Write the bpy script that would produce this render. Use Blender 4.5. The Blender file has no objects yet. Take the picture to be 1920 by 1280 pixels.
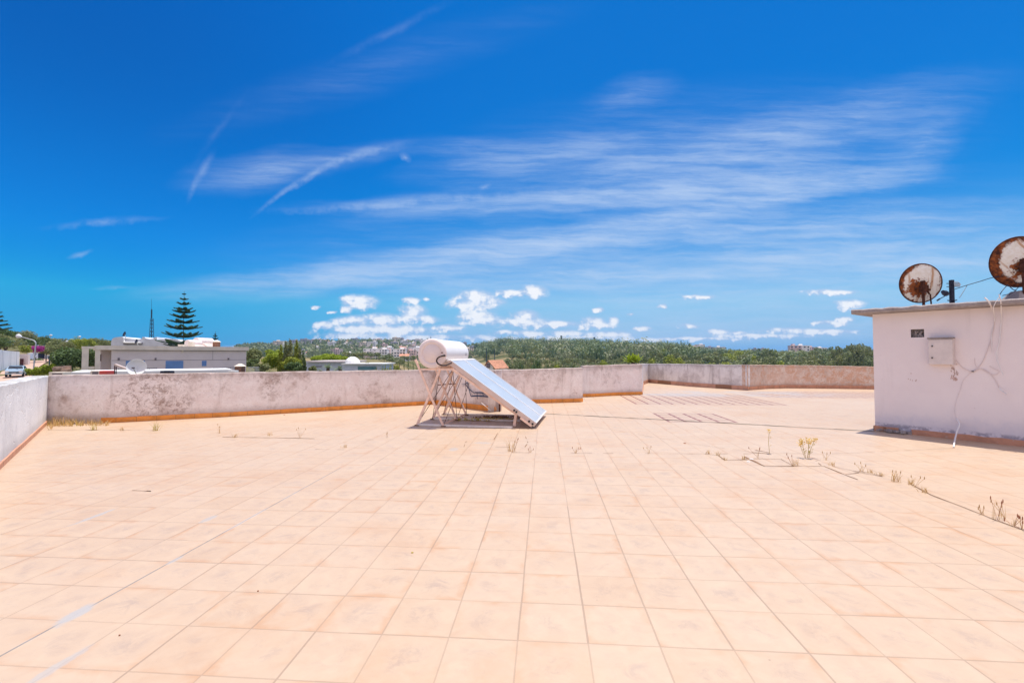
import bpy, math, random
import numpy as np
from mathutils import Vector, Matrix
R = math.radians
random.seed(7); rng = np.random.default_rng(7)
scene = bpy.context.scene
col = scene.collection

# ------------------------------------------------------------------ camera
H = 1.36; F = 853.0; PITCH = R(1.68)
cd = bpy.data.cameras.new("camera"); cam = bpy.data.objects.new("camera", cd); col.objects.link(cam)
cam.location = (0, 0, H); cam.rotation_euler = (R(90) + PITCH, 0, 0)
cd.sensor_width = 36; cd.lens = F * 36 / 1920; cd.clip_start = 0.05; cd.clip_end = 30000
scene.camera = cam

# ------------------------------------------------------------------ node maths helper
class S:
    """a socket with arithmetic"""
    nt = None; dim = '3D'
    def __init__(s, k): s.k = k
    def _m(op, *a, clamp=False):
        n = S.nt.nodes.new('ShaderNodeMath'); n.operation = op; n.use_clamp = clamp
        for i, x in enumerate(a):
            if isinstance(x, S): S.nt.links.new(x.k, n.inputs[i])
            else: n.inputs[i].default_value = x
        return S(n.outputs[0])
    def __add__(s, o): return S._m('ADD', s, o)
    __radd__ = __add__
    def __sub__(s, o): return S._m('SUBTRACT', s, o)
    def __rsub__(s, o): return S._m('SUBTRACT', o, s)
    def __mul__(s, o): return S._m('MULTIPLY', s, o)
    __rmul__ = __mul__
    def __truediv__(s, o): return S._m('DIVIDE', s, o)
    def __rtruediv__(s, o): return S._m('DIVIDE', o, s)
m_ = S._m
def clamp(a): return m_('ADD', a, 0.0, clamp=True)
def mx(a, b): return m_('MAXIMUM', a, b)
def mn(a, b): return m_('MINIMUM', a, b)
def sstep(x, a, b):
    n = S.nt.nodes.new('ShaderNodeMapRange'); n.interpolation_type = 'SMOOTHSTEP'
    S.nt.links.new(x.k, n.inputs[0]); n.inputs[1].default_value = a; n.inputs[2].default_value = b
    n.inputs[3].default_value = 0; n.inputs[4].default_value = 1
    if a > b:
        n.inputs[1].default_value = b; n.inputs[2].default_value = a; n.inputs[3].default_value = 1; n.inputs[4].default_value = 0
    return S(n.outputs[0])
def comb(x, y, z=0.0):
    n = S.nt.nodes.new('ShaderNodeCombineXYZ')
    for i, v in enumerate((x, y, z)):
        if isinstance(v, S): S.nt.links.new(v.k, n.inputs[i])
        else: n.inputs[i].default_value = v
    return S(n.outputs[0])
def sep(v):
    n = S.nt.nodes.new('ShaderNodeSeparateXYZ'); S.nt.links.new(v.k, n.inputs[0])
    return S(n.outputs[0]), S(n.outputs[1]), S(n.outputs[2])
def coord(kind='Object'):
    return S(S.nt.nodes.new('ShaderNodeTexCoord').outputs[kind])
def mapping(v, loc=(0, 0, 0), rot=(0, 0, 0), sc=(1, 1, 1), typ='POINT'):
    n = S.nt.nodes.new('ShaderNodeMapping'); n.vector_type = typ
    S.nt.links.new(v.k, n.inputs[0]); n.inputs[1].default_value = loc; n.inputs[2].default_value = rot; n.inputs[3].default_value = sc
    return S(n.outputs[0])
def noise(v, scale, detail=4, rough=.55, dist=0.0, out=0):
    n = S.nt.nodes.new('ShaderNodeTexNoise'); n.noise_dimensions = S.dim; S.nt.links.new(v.k, n.inputs['Vector'])
    n.inputs['Scale'].default_value = scale; n.inputs['Detail'].default_value = detail
    n.inputs['Roughness'].default_value = rough; n.inputs['Distortion'].default_value = dist
    return S(n.outputs[out])
def voro(v, scale, feat='F1'):
    n = S.nt.nodes.new('ShaderNodeTexVoronoi'); n.feature = feat; S.nt.links.new(v.k, n.inputs['Vector'])
    n.inputs['Scale'].default_value = scale
    return S(n.outputs[0])
def white(v):
    n = S.nt.nodes.new('ShaderNodeTexWhiteNoise'); n.noise_dimensions = '3D'; S.nt.links.new(v.k, n.inputs['Vector'])
    return S(n.outputs[0]), S(n.outputs[1])
def vlen(v):
    n = S.nt.nodes.new('ShaderNodeVectorMath'); n.operation = 'LENGTH'; S.nt.links.new(v.k, n.inputs[0]); return S(n.outputs['Value'])
def vadd(a, b):
    n = S.nt.nodes.new('ShaderNodeVectorMath'); n.operation = 'ADD'
    S.nt.links.new(a.k, n.inputs[0]); S.nt.links.new(b.k, n.inputs[1]); return S(n.outputs[0])
def vscale(a, f):
    n = S.nt.nodes.new('ShaderNodeVectorMath'); n.operation = 'SCALE'
    S.nt.links.new(a.k, n.inputs[0])
    if isinstance(f, S): S.nt.links.new(f.k, n.inputs['Scale'])
    else: n.inputs['Scale'].default_value = f
    return S(n.outputs[0])
def mixc(f, a, b, mode='MIX'):
    n = S.nt.nodes.new('ShaderNodeMix'); n.data_type = 'RGBA'; n.blend_type = mode
    for i, x in ((0, f), (6, a), (7, b)):
        if isinstance(x, S): S.nt.links.new(x.k, n.inputs[i])
        elif i == 0: n.inputs[0].default_value = x
        else: n.inputs[i].default_value = (*x, 1)
    return S(n.outputs[2])

# ------------------------------------------------------------------ sun and sky
SUNV = Vector((.11, .165, 1)).normalized()
sd = bpy.data.lights.new("sun", 'SUN'); sd.energy = 4.3; sd.angle = R(.5); sd.color = (1, .955, .88)
sun = bpy.data.objects.new("sun", sd); col.objects.link(sun)
sun.rotation_euler = SUNV.to_track_quat('Z', 'Y').to_euler()

world = bpy.data.worlds.new("World"); scene.world = world; world.use_nodes = True
nt = world.node_tree; nt.nodes.clear(); S.nt = nt
wout = nt.nodes.new('ShaderNodeOutputWorld'); bg = nt.nodes.new('ShaderNodeBackground')
nt.links.new(bg.outputs[0], wout.inputs[0])
sky = nt.nodes.new('ShaderNodeTexSky'); sky.sky_type = 'NISHITA'; sky.sun_disc = False
sky.sun_elevation = math.asin(SUNV.z); sky.sun_rotation = math.atan2(SUNV.x, SUNV.y)
sky.air_density = 1.0; sky.dust_density = 0.3; sky.ozone_density = 3.0; sky.altitude = 60
bg.inputs[1].default_value = 0.081
D3 = coord('Generated')
dx, dy, dz = sep(D3)
S.dim = '2D'
front = sstep(dy, .12, .3)
ysafe = mx(dy, .1)
# direction space, in hundredths of a photo-ish unit: u to the right, v up (gnomonic around +Y)
u = dx / ysafe * 8.53; v = dz / ysafe * 8.53
P = comb(u, v, 0.0)
n1 = noise(P, .55, 5, .6); n2 = noise(mapping(P, loc=(7, 3, 1)), .55, 5, .6)
fine = noise(mapping(P, loc=(3, 9, 1)), 2.6, 6, .65)
W = comb(u + (n1 - .5) * .8, v + (n2 - .5) * .20, 0.0)
def U(px): return (px - 960) / 100.0
def V(py): return (665 - py) / 100.0
# streaky fibres, slightly tilted
fib = noise(mapping(W, rot=(0, 0, R(-9)), sc=(.28, 3.0, 1)), 2.0, 7, .66)
fib2 = noise(mapping(W, rot=(0, 0, R(-15)), sc=(.35, 3.0, 1)), 1.6, 6, .6)
def after(vec, prev):
    """vec, evaluated only once prev is known (keeps the shader's working set small)"""
    if prev is None: return vec
    n = S.nt.nodes.new('ShaderNodeVectorMath'); n.operation = 'MULTIPLY_ADD'
    S.nt.links.new(prev.k, n.inputs[0]); n.inputs[1].default_value = (1e-7, 1e-7, 0); S.nt.links.new(vec.k, n.inputs[2]); return S(n.outputs[0])
def stroke(px, py, half, wid, ang, amp, warp=W, pw=1.6, prev=None):
    """soft cirrus band: centre, half length, half width (px), angle (deg, up to the right)"""
    warp = after(warp, prev)
    mpd = mapping(warp, loc=(U(px), V(py), 0), rot=(0, 0, R(ang)), sc=(half / 100, wid / 100, 1), typ='TEXTURE')
    k = clamp(1.0 - vlen(mpd))
    return m_('POWER', k, pw) * amp * (1.0 if pw > 1.55 else .8)
cir = None
for a in [(860, 482, 640, 44, 8.5, 1.5), (1180, 428, 420, 30, 11.5, 1.1), (1480, 366, 330, 22, 9, 1.1), (580, 522, 420, 30, 5, .8), (1300, 356, 560, 40, 4, 1.3),
          (1540, 332, 280, 34, 3, .8), (1050, 374, 620, 26, 1.5, .6), (1280, 300, 560, 95, 3, .50), (1520, 240, 480, 80, 15, .60), (1720, 280, 190, 70, 32, .42),
          (1000, 290, 320, 46, 8, .50), (1180, 170, 120, 46, 15, .34), (1420, 498, 820, 50, 3, 1.1), (1000, 522, 640, 30, 2, .6),
          (1500, 425, 760, 60, 3, .85), (1760, 480, 440, 80, 2, .7), (1300, 560, 850, 32, 0, .5), (480, 318, 180, 50, 9, .55),
          (600, 300, 250, 30, 12, .38), (870, 270, 150, 26, 3, .4), (1350, 620, 950, 50, 0, .8), (800, 385, 240, 40, 5, .28), (700, 120, 500, 60, 18, .10), (1150, 440, 950, 150, 6, .32), (1500, 540, 900, 120, 0, .40), (1350, 270, 620, 150, 5, .28)]:
    k = stroke(*a, prev=cir)
    cir = k if cir is None else cir + k
cir = cir * (.50 + sstep(fib, .28, .75) * .75) * (.72 + sstep(fib2, .25, .75) * .45)
W2 = comb(u + (fine - .5) * .10, v + (fine - .5) * .14 + (n1 - .5) * .2, 0.0)
con = None
for a in [(520, 364, 80, 7, 40, 1.0), (580, 324, 86, 10, 31, 1.3), (645, 294, 86, 13, 22, 1.2), (710, 273, 80, 15, 10, .8), (700, 380, 250, 13, 4.5, 1.1), (900, 365, 260, 18, 3, .8),
          (376, 310, 46, 13, 62, .8), (355, 350, 36, 9, 72, .6), (190, 416, 140, 10, 5, .8), (145, 476, 30, 7, 14, 1.1), (758, 290, 15, 9, -30, 1.5),
          (730, 45, 160, 14, 28, .30), (909, 345, 18, 8, 10, 1.0), (400, 240, 110, 12, 55, .18), (215, 538, 60, 5, 2, .5)]:
    k = stroke(*a, warp=W2, pw=1.5, prev=con if con is not None else cir)
    con = k if con is None else con + k
con = con * (.15 + sstep(fine, .3, .7) * 1.0)
# cumulus : ellipses united, edge broken with billowy noise
bil = noise(mapping(P, loc=(1, 5, 2), sc=(1, 1.25, 1)), 4.6, 6, .58)
bil2 = noise(mapping(P, loc=(4, 2, 6), sc=(1, 1.2, 1)), 2.4, 4, .55)
CW = comb(u + (bil - .5) * .22, v + (bil2 - .5) * .10 + (bil - .5) * .10, 0.0)
cum = None
for (px, py, a, b) in [(672, 566, 42, 15), (655, 562, 26, 10), (648, 579, 14, 9), (774, 585, 30, 17), (765, 596, 26, 12), (790, 599, 34, 10), (770, 562, 20, 6), (799, 561, 8, 5),
                       (640, 605, 26, 9), (610, 611, 24, 9), (712, 600, 48, 14), (665, 602, 40, 12), (690, 618, 90, 12), (745, 620, 80, 13), (655, 630, 60, 8), (842, 615, 40, 8), (780, 634, 110, 9),
                       (892, 558, 46, 16), (886, 572, 54, 14), (895, 594, 42, 14), (915, 566, 36, 11), (905, 600, 50, 10), (950, 549, 28, 8), (1000, 546, 30, 13), (978, 550, 34, 7),
                       (984, 592, 30, 13), (980, 604, 56, 11), (1035, 608, 60, 8), (1112, 603, 26, 11), (1118, 609, 40, 8), (1150, 600, 14, 7), (1122, 582, 12, 5), (945, 624, 24, 6),
                       (990, 626, 40, 8), (905, 634, 40, 8), (1060, 626, 44, 8), (1140, 629, 60, 9), (1205, 616, 20, 6), (1080, 634, 150, 6), (1292, 612, 20, 6), (1345, 622, 30, 7), (1382, 624, 22, 5),
                       (1243, 575, 10, 5), (1312, 557, 36, 5), (1558, 547, 56, 6), (1595, 571, 36, 11), (1560, 606, 40, 7), (1585, 599, 20, 7), (1480, 620, 60, 7), (1550, 622, 80, 6),
                       (1420, 630, 120, 6), (1300, 636, 120, 5), (590, 576, 9, 4), (621, 586, 10, 4), (1180, 590, 8, 3), (460, 655, 70, 8)]:
    L = vlen(mapping(after(CW, cum if cum is not None else con), loc=(U(px), V(py), 0), sc=(a / 100 * 1.12, b / 100 * 1.15, 1), typ='TEXTURE'))
    cum = L if cum is None else m_('SMOOTH_MIN', cum, L, .25)
cumk = (1.0 - cum) * 1.15 + (bil - .5) * 1.0 + (bil2 - .5) * .45
cumm = sstep(cumk, -.08, .62)
cshade = sstep(cumk + (bil - .5) * 2.0 , .15, 1.0)          # billows: bright tops, softly grey hollows
# base sky : saturated photographic blue
sr, sg, sb = sep(S(sky.outputs[0])); sb = mx(sb, .001)
hor = sstep(dz, .34, .0); lef = sstep(dx, .05, -.72)
rr_ = mn(sr / sb, .56); gg_ = mn(sg / sb, .80)
deep = 5.0 - hor * 2.65 + lef * 3.6
bval = m_('POWER', sb / 10.0, .74) * 10.9
bval = mn(bval, 8.2 - lef * 1.0) * (1.06 - sstep(dx, -.1, -.72) * sstep(dz, .15, .5) * .22)
bval = bval + sstep(dz, .12, .0) * (8.0 - lef * .9 - bval)
skyc = comb(m_('POWER', rr_, deep) * bval, m_('POWER', gg_, 2.10 + hor * .05 + lef * (.30 + hor * .50)) * bval, bval)
elev = dz
az = dx
# clearer, whiter air low down and to the right
low = sstep(elev, .30, -.02)
skyc = mixc(low * sstep(az, -.7, .2) * .45, skyc, (5.0, 7.0, 8.9))
cover = (1.0 - m_('EXPONENT', (cir * 1.15 + con * .60) * -1.0)) * front * .86 * (.84 + (fib - .5) * .6)
cover = clamp(cover)
c1 = mixc(cover, skyc, (5.9, 7.2, 9.3))
ccol = mixc(cshade, (4.8, 6.3, 8.7), (10.1, 10.1, 10.3))
c2 = mixc(cumm * front * .95, c1, ccol)
# unseen bright cloud added overhead and behind the camera to fill the shade
fill_cloud = mx(sstep(dz, .66, .84), sstep(dy, .05, -.30) * sstep(dz, -.05, .05))
c2 = mixc(fill_cloud * (.62 + n1 * .5), c2, (8.3, 7.6, 8.8))
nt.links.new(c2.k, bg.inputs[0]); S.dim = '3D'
world.cycles.sampling_method = 'NONE'

scene.view_settings.view_transform = 'Standard'; scene.view_settings.look = 'None'
scene.view_settings.exposure = 0.3; scene.view_settings.gamma = 1.0
scene.render.engine = 'CYCLES'
try:
    scene.cycles.use_denoising = True; scene.cycles.max_bounces = 5; scene.cycles.diffuse_bounces = 4; scene.cycles.volume_bounces = 0
    scene.cycles.transparent_max_bounces = 8
except Exception: pass

# ------------------------------------------------------------------ geometry helpers
def ray(px, py):
    cx = (px - 960) / F; cy = (640 - py) / F
    return Vector((cx, math.cos(PITCH) - math.sin(PITCH) * cy, math.sin(PITCH) + math.cos(PITCH) * cy))
def fl(px, py, z=0.0):
    d = ray(px, py); t = (z - H) / d.z; return Vector((d.x * t, d.y * t, z))
def at(px, py, Y):
    d = ray(px, py); t = Y / d.y; return Vector((d.x * t, Y, H + d.z * t))
def onplane(px, py, p0, n):
    d = ray(px, py); o = Vector((0, 0, H)); t = (p0 - o).dot(n) / d.dot(n); return o + d * t

class MB:
    def __init__(s): s.v = []; s.f = []; s.mi = []
    def quad(s, a, b, c, d, mi=0):
        k = len(s.v); s.v += [Vector(a), Vector(b), Vector(c), Vector(d)]; s.f.append((k, k + 1, k + 2, k + 3)); s.mi.append(mi); return s
    def poly(s, pts, mi=0):
        k = len(s.v); s.v += [Vector(p) for p in pts]; s.f.append(tuple(range(k, k + len(pts)))); s.mi.append(mi); return s
    def hexa(s, p, mi=0):        # 8 corners: bottom 4 (ccw), top 4
        k = len(s.v); s.v += [Vector(q) for q in p]
        for f in ((3, 2, 1, 0), (4, 5, 6, 7), (0, 1, 5, 4), (1, 2, 6, 5), (2, 3, 7, 6), (3, 0, 4, 7)):
            s.f.append(tuple(k + i for i in f)); s.mi.append(mi)
        return s
    def box(s, c, sz, rz=0, mi=0):
        c = Vector(c); ca, sa = math.cos(rz), math.sin(rz); p = []
        for z in (-.5, .5):
            for x, y in ((-.5, -.5), (.5, -.5), (.5, .5), (-.5, .5)):
                X, Y = x * sz[0], y * sz[1]
                p.append(c + Vector((X * ca - Y * sa, X * sa + Y * ca, z * sz[2])))
        return s.hexa(p, mi)
    def beam(s, a, b, w, h=None, up=(0, 0, 1), mi=0):
        a = Vector(a); b = Vector(b); h = h or w; d = (b - a).normalized(); upv = Vector(up)
        if abs(d.dot(upv)) > .95: upv = Vector((0, 1, 0))
        x = d.cross(upv).normalized() * w / 2; y = x.cross(d).normalized() * h / 2
        return s.hexa([a - x - y, a + x - y, b + x - y, b - x - y, a - x + y, a + x + y, b + x + y, b - x + y], mi)
    def tube(s, pts, r, seg=8, mi=0, r2=None, cap=True):
        pts = [Vector(p) for p in pts]; n = len(pts); k0 = len(s.v); prev = None
        for i, p in enumerate(pts):
            d = (pts[min(i + 1, n - 1)] - pts[max(i - 1, 0)])
            d = d.normalized() if d.length > 1e-9 else Vector((0, 0, 1))
            if prev is None:
                prev = d.cross(Vector((0, 0, 1)))
                if prev.length < .1: prev = d.cross(Vector((1, 0, 0)))
            x = (prev - d * prev.dot(d)).normalized(); prev = x; y = d.cross(x)
            rr = r if r2 is None else r + (r2 - r) * i / max(1, n - 1)
            for j in range(seg):
                a = 2 * math.pi * j / seg; s.v.append(p + x * math.cos(a) * rr + y * math.sin(a) * rr)
        for i in range(n - 1):
            for j in range(seg):
                a = k0 + i * seg + j; b = k0 + i * seg + (j + 1) % seg
                s.f.append((a, b, b + seg, a + seg)); s.mi.append(mi)
        if cap:
            s.f.append(tuple(k0 + seg - 1 - j for j in range(seg))); s.mi.append(mi)
            s.f.append(tuple(k0 + (n - 1) * seg + j for j in range(seg))); s.mi.append(mi)
        return s
    def lathe(s, base, axis, prof, seg=48, mi=0, sx=1.0):
        """prof: list of (radius, distance along axis)"""
        base = Vector(base); ax = Vector(axis).normalized(); t = Vector((0, 0, 1)) if abs(ax.z) < .9 else Vector((1, 0, 0))
        x = ax.cross(t).normalized(); y = ax.cross(x).normalized(); k0 = len(s.v)
        for (r, z) in prof:
            for j in range(seg):
                a = 2 * math.pi * j / seg; s.v.append(base + ax * z + x * math.cos(a) * r * sx + y * math.sin(a) * r)
        for i in range(len(prof) - 1):
            for j in range(seg):
                a = k0 + i * seg + j; b = k0 + i * seg + (j + 1) % seg
                s.f.append((a, a + seg, b + seg, b)); s.mi.append(mi)
        return s
    def build(s, name, mats, parent=None, smooth=False, origin=None):
        if not isinstance(mats, (list, tuple)): mats = [mats]
        V3 = s.v
        if parent is not None: org = parent['_o'] if '_o' in parent else (0, 0, 0); org = Vector(org)
        elif origin is not None: org = Vector(origin)
        else:
            xs = [p.x for p in V3]; ys = [p.y for p in V3]; org = Vector(((min(xs) + max(xs)) / 2, (min(ys) + max(ys)) / 2, min(p.z for p in V3)))
        me = bpy.data.meshes.new(name); me.from_pydata([tuple(p - org) for p in V3], [], s.f)
        for m in mats: me.materials.append(m)
        for p, k in zip(me.polygons, s.mi): p.material_index = k
        if smooth:
            me.polygons.foreach_set('use_smooth', [True] * len(me.polygons))
        me.update()
        o = bpy.data.objects.new(name, me); col.objects.link(o)
        if parent is not None: o.parent = parent; o['_o'] = tuple(org)
        else: o.location = org; o['_o'] = tuple(org)
        return o
def tag(o, label=None, cat=None, group=None, kind=None):
    if label: o['label'] = label
    if cat: o['category'] = cat
    if group: o['group'] = group
    if kind: o['kind'] = kind
    return o
def thing(name, loc, label, cat, group=None):
    o = bpy.data.objects.new(name, None); col.objects.link(o); o.location = loc; o['_o'] = tuple(loc)
    o.empty_display_size = .2
    return tag(o, label, cat, group)
def autosmooth(o, ang=35):
    me = o.data
    me.polygons.foreach_set('use_smooth', [True] * len(me.polygons))
    try: me.set_sharp_from_angle(angle=R(ang))
    except Exception: pass
    return o
def bevel(o, w=.01, seg=2):
    md = o.modifiers.new('bevel', 'BEVEL'); md.width = w; md.segments = seg; md.limit_method = 'ANGLE'; return o
def mesh_np(name, verts, nq, mat):
    """verts (4*nq,3) quads"""
    me = bpy.data.meshes.new(name); me.vertices.add(len(verts)); me.vertices.foreach_set('co', verts.astype(np.float32).ravel())
    me.loops.add(4 * nq); me.loops.foreach_set('vertex_index', np.arange(4 * nq, dtype=np.int32))
    me.polygons.add(nq); me.polygons.foreach_set('loop_start', np.arange(0, 4 * nq, 4, dtype=np.int32))
    try: me.polygons.foreach_set('loop_total', np.full(nq, 4, dtype=np.int32))
    except Exception: pass
    me.materials.append(mat); me.update(calc_edges=True); me.validate(); return me
def copy_tree(o, parent=None):
    c = o.copy(); col.objects.link(c); c.parent = parent
    for ch in list(o.children): copy_tree(ch, c)
    return c

# ------------------------------------------------------------------ materials
def mat(name, fn, rough=.8, metal=0.0, spec=.3):
    m = bpy.data.materials.new(name); m.use_nodes = True; S.nt = m.node_tree
    b = m.node_tree.nodes['Principled BSDF']; b.inputs['Roughness'].default_value = rough; b.inputs['Metallic'].default_value = metal
    b.inputs['Specular IOR Level'].default_value = spec
    r = fn(b)
    if isinstance(r, S): m.node_tree.links.new(r.k, b.inputs['Base Color'])
    elif r is not None: b.inputs['Base Color'].default_value = (*r, 1)
    return m
def bump(b, h, dist=.01, st=.6):
    n = S.nt.nodes.new('ShaderNodeBump'); n.inputs['Strength'].default_value = st; n.inputs['Distance'].default_value = dist
    S.nt.links.new(h.k, n.inputs['Height']); S.nt.links.new(n.outputs[0], b.inputs['Normal'])
def simple(name, c, var=.12, scale=6, rough=.7, metal=0.0, spec=.3, bm=0.0):
    def fn(b):
        p = coord('Object'); n = noise(p, scale, 5, .6)
        lo = tuple(x * (1 - var) for x in c); hi = tuple(min(1, x * (1 + var)) for x in c)
        if bm: bump(b, noise(p, scale * 6, 3), bm)
        return mixc(sstep(n, .3, .7), lo, hi)
    return mat(name, fn, rough, metal, spec)

TS = .2444 * H; TA = math.atan(61 / F)
TC, TSN = math.cos(TA), math.sin(TA)
def uv_of(p): return (p.x * TC - p.y * TSN, p.x * TSN + p.y * TC)
def xy_of(a, b): return Vector((a * TC + b * TSN, -a * TSN + b * TC, 0))
U0, V0 = uv_of(fl(971, 1200))
def floor_mat(b):
    x, y, z = sep(coord('Object'))
    uu = (x * TC - y * TSN - U0) / TS; vv = (x * TSN + y * TC - V0) / TS
    wob = noise(comb(x, y, 0.0), .8, 2) - .5
    uu = uu + wob * .05; vv = vv + (noise(comb(y, x, 3.0), .7, 2) - .5) * .05
    iu = m_('FLOOR', uu); iv = m_('FLOOR', vv); fu = uu - iu; fv = vv - iv
    rnd, rcol = white(comb(iu, iv, 1.0))
    ju, _ = white(comb(m_('ROUND', uu), 7.0, m_('FLOOR', vv * .34))); jv, _ = white(comb(5.0, m_('ROUND', vv), m_('FLOOR', uu * .4)))
    du = mn(fu, 1.0 - fu); dv = mn(fv, 1.0 - fv)
    # regions re-laid with dark red open joints
    def boxm(u0, u1, v0, v1):
        return m_('GREATER_THAN', uu, u0) * m_('LESS_THAN', uu, u1) * m_('GREATER_THAN', vv, v0) * m_('LESS_THAN', vv, v1)
    reg = None
    for (q0, q1) in REG:
        a0, b0 = uv_of(q0); a1, b1 = uv_of(q1)
        k = boxm(round((a0 - U0) / TS) - .08, round((a1 - U0) / TS) + .08, round((b0 - V0) / TS) - .08, round((b1 - V0) / TS) + .08)
        reg = k if reg is None else mx(reg, k)
    nj = noise(comb(x, y, 5.0), 2.3, 3)
    wu = .010 + ju * .005 + reg * .075 ; wv = .008 + jv * .006 + reg * .075
    ju_m = m_('LESS_THAN', du, wu); jv_m = m_('LESS_THAN', dv, wv)
    mid_n = noise(comb(x, y, 8.0), 9.0, 5, .7)
    # tile body
    pn = vadd(comb(fu, fv, 0.0), vscale(rcol, 13.0))
    pn2 = mapping(pn, sc=(1.0, 1.0, 1.0))
    st = noise(pn2, 2.2, 5, .65, 1.2)
    cen = sstep(mn(du, dv), .1, .42)
    smud = sstep(noise(pn, 2.4, 6, .78, .8), .44, .70) * cen
    edge = sstep(mn(du + (st - .5) * .2, dv + (st - .5) * .2), .17, .0) * sstep(noise(vadd(comb(fu, fv, 0.0), vscale(rcol, 31.0)), 1.0, 3), .47, .68)
    base = mixc(st, (.455, .315, .210), (.54, .405, .285))
    base = mixc(smud * .75, base, (.34, .25, .20))
    base = mixc(edge * .62, base, (.46, .23, .10))
    base = mixc(rnd * .22, base, (.55, .425, .32))
    base = mixc(m_('GREATER_THAN', sep(rcol)[1], .86) * .12, base, (.43, .27, .16))
    large = noise(comb(x, y, 0.0), .35, 4, .6)
    base = mixc(sstep(large, .42, .70) * .35, base, (.52, .41, .31))
    base = mixc(sstep(noise(comb(x, y, 6.0), .9, 6, .7), .48, .72) * .40, base, (.47, .275, .15))
    base = mixc(sstep(noise(comb(x, y, 16.0), 2.4, 7, .75), .56, .72) * .30, base, (.36, .27, .21))
    fl_ = sstep(noise(comb(x * 1.0, y * 2.2, 9.0), 1.9, 6, .7), .6, .74)
    base = mixc(fl_ * .22, base, (.35, .29, .26))
    spk = sstep(voro(comb(x, y, 0.0), 9.0), .06, .03)
    base = mixc(spk * m_('GREATER_THAN', noise(comb(x, y, 2.0), 3.0), .62) * .6, base, (.22, .16, .12))
    jc = mixc(nj, (.25, .165, .11), (.37, .26, .18))
    jc = mixc(reg, jc, (.24, .095, .07))
    # grey cement filled joint running off at the left
    a, bb = uv_of(fl(160, 1127)); k = round((a - U0) / TS)
    cemn = noise(comb(x, y, 4.0), 1.6, 3)
    cu = m_('ABSOLUTE', uu - float(k))
    cem = sstep(cu, .08, .02) * sstep(cemn, .5, .62) * m_('LESS_THAN', vv, (bb - V0) / TS + 9.0)
    jstr = mx(ju_m * (.45 + ju * .35), jv_m * (.30 + jv * .4)); jstr = mx(jstr, reg * mx(ju_m, jv_m))
    c = mixc(jstr, base, jc)
    c = mixc(m_('LESS_THAN', cu, .016) * m_('LESS_THAN', vv, (bb - V0) / TS + 9.0) * .8, c, (.20, .19, .18))
    c = mixc(cem * .4, c, (.50, .47, .45))
    for (px_, py_, la, lb, am) in ((128, 1150, .42, .16, .95), (165, 968, .8, .10, .8), (385, 972, .35, .12, .7), (310, 1048, .25, .08, .7), (95, 1250, .6, .1, .7), (850, 842, .5, .25, .6), (905, 830, .3, .5, .5)):
        qa, qb = uv_of(fl(px_, py_)); qa = round((qa - U0) / TS) if px_ < 500 else (qa - U0) / TS; qb = (qb - V0) / TS
        dq = vlen(mapping(comb(uu + (nj - .5) * .25, vv, 0.0), loc=(qa, qb, 0), sc=(lb, la, 1), typ='TEXTURE'))
        c = mixc(sstep(dq + (mid_n - .5) * 1.2, 1.0, .5) * am, c, (.40, .375, .355))
    # dusty grey wash by the far corner
    q = fl(1370, 738); dd = vlen(mapping(comb(x, y, 0.0), loc=(q.x, q.y, 0), sc=(4.5, 1.6, 1), typ='TEXTURE'))
    c = mixc(sstep(dd, 1.1, .5) * sstep(noise(comb(x, y, 1.0), 1.0, 4), .35, .6) * .7, c, (.40, .38, .37))
    h = mx(ju_m, jv_m) * -1.0 + noise(comb(x, y, 0.0), 30.0, 3) * .25 + noise(comb(x, y, 0.0), 1.6, 2) * .6
    bump(b, h, .0025, .5)
    rr = .34 + st * .25
    S.nt.links.new(rr.k, b.inputs['Roughness'])
    return c
REG = [(fl(1189, 757), Vector((7.6, 15.6, 0))), (fl(1250, 792), fl(1345, 775.5)), (fl(1450, 745), fl(1640, 735))]
M = {}
M['floor'] = mat('terrace_tiles', floor_mat, .5, 0, .75)

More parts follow.
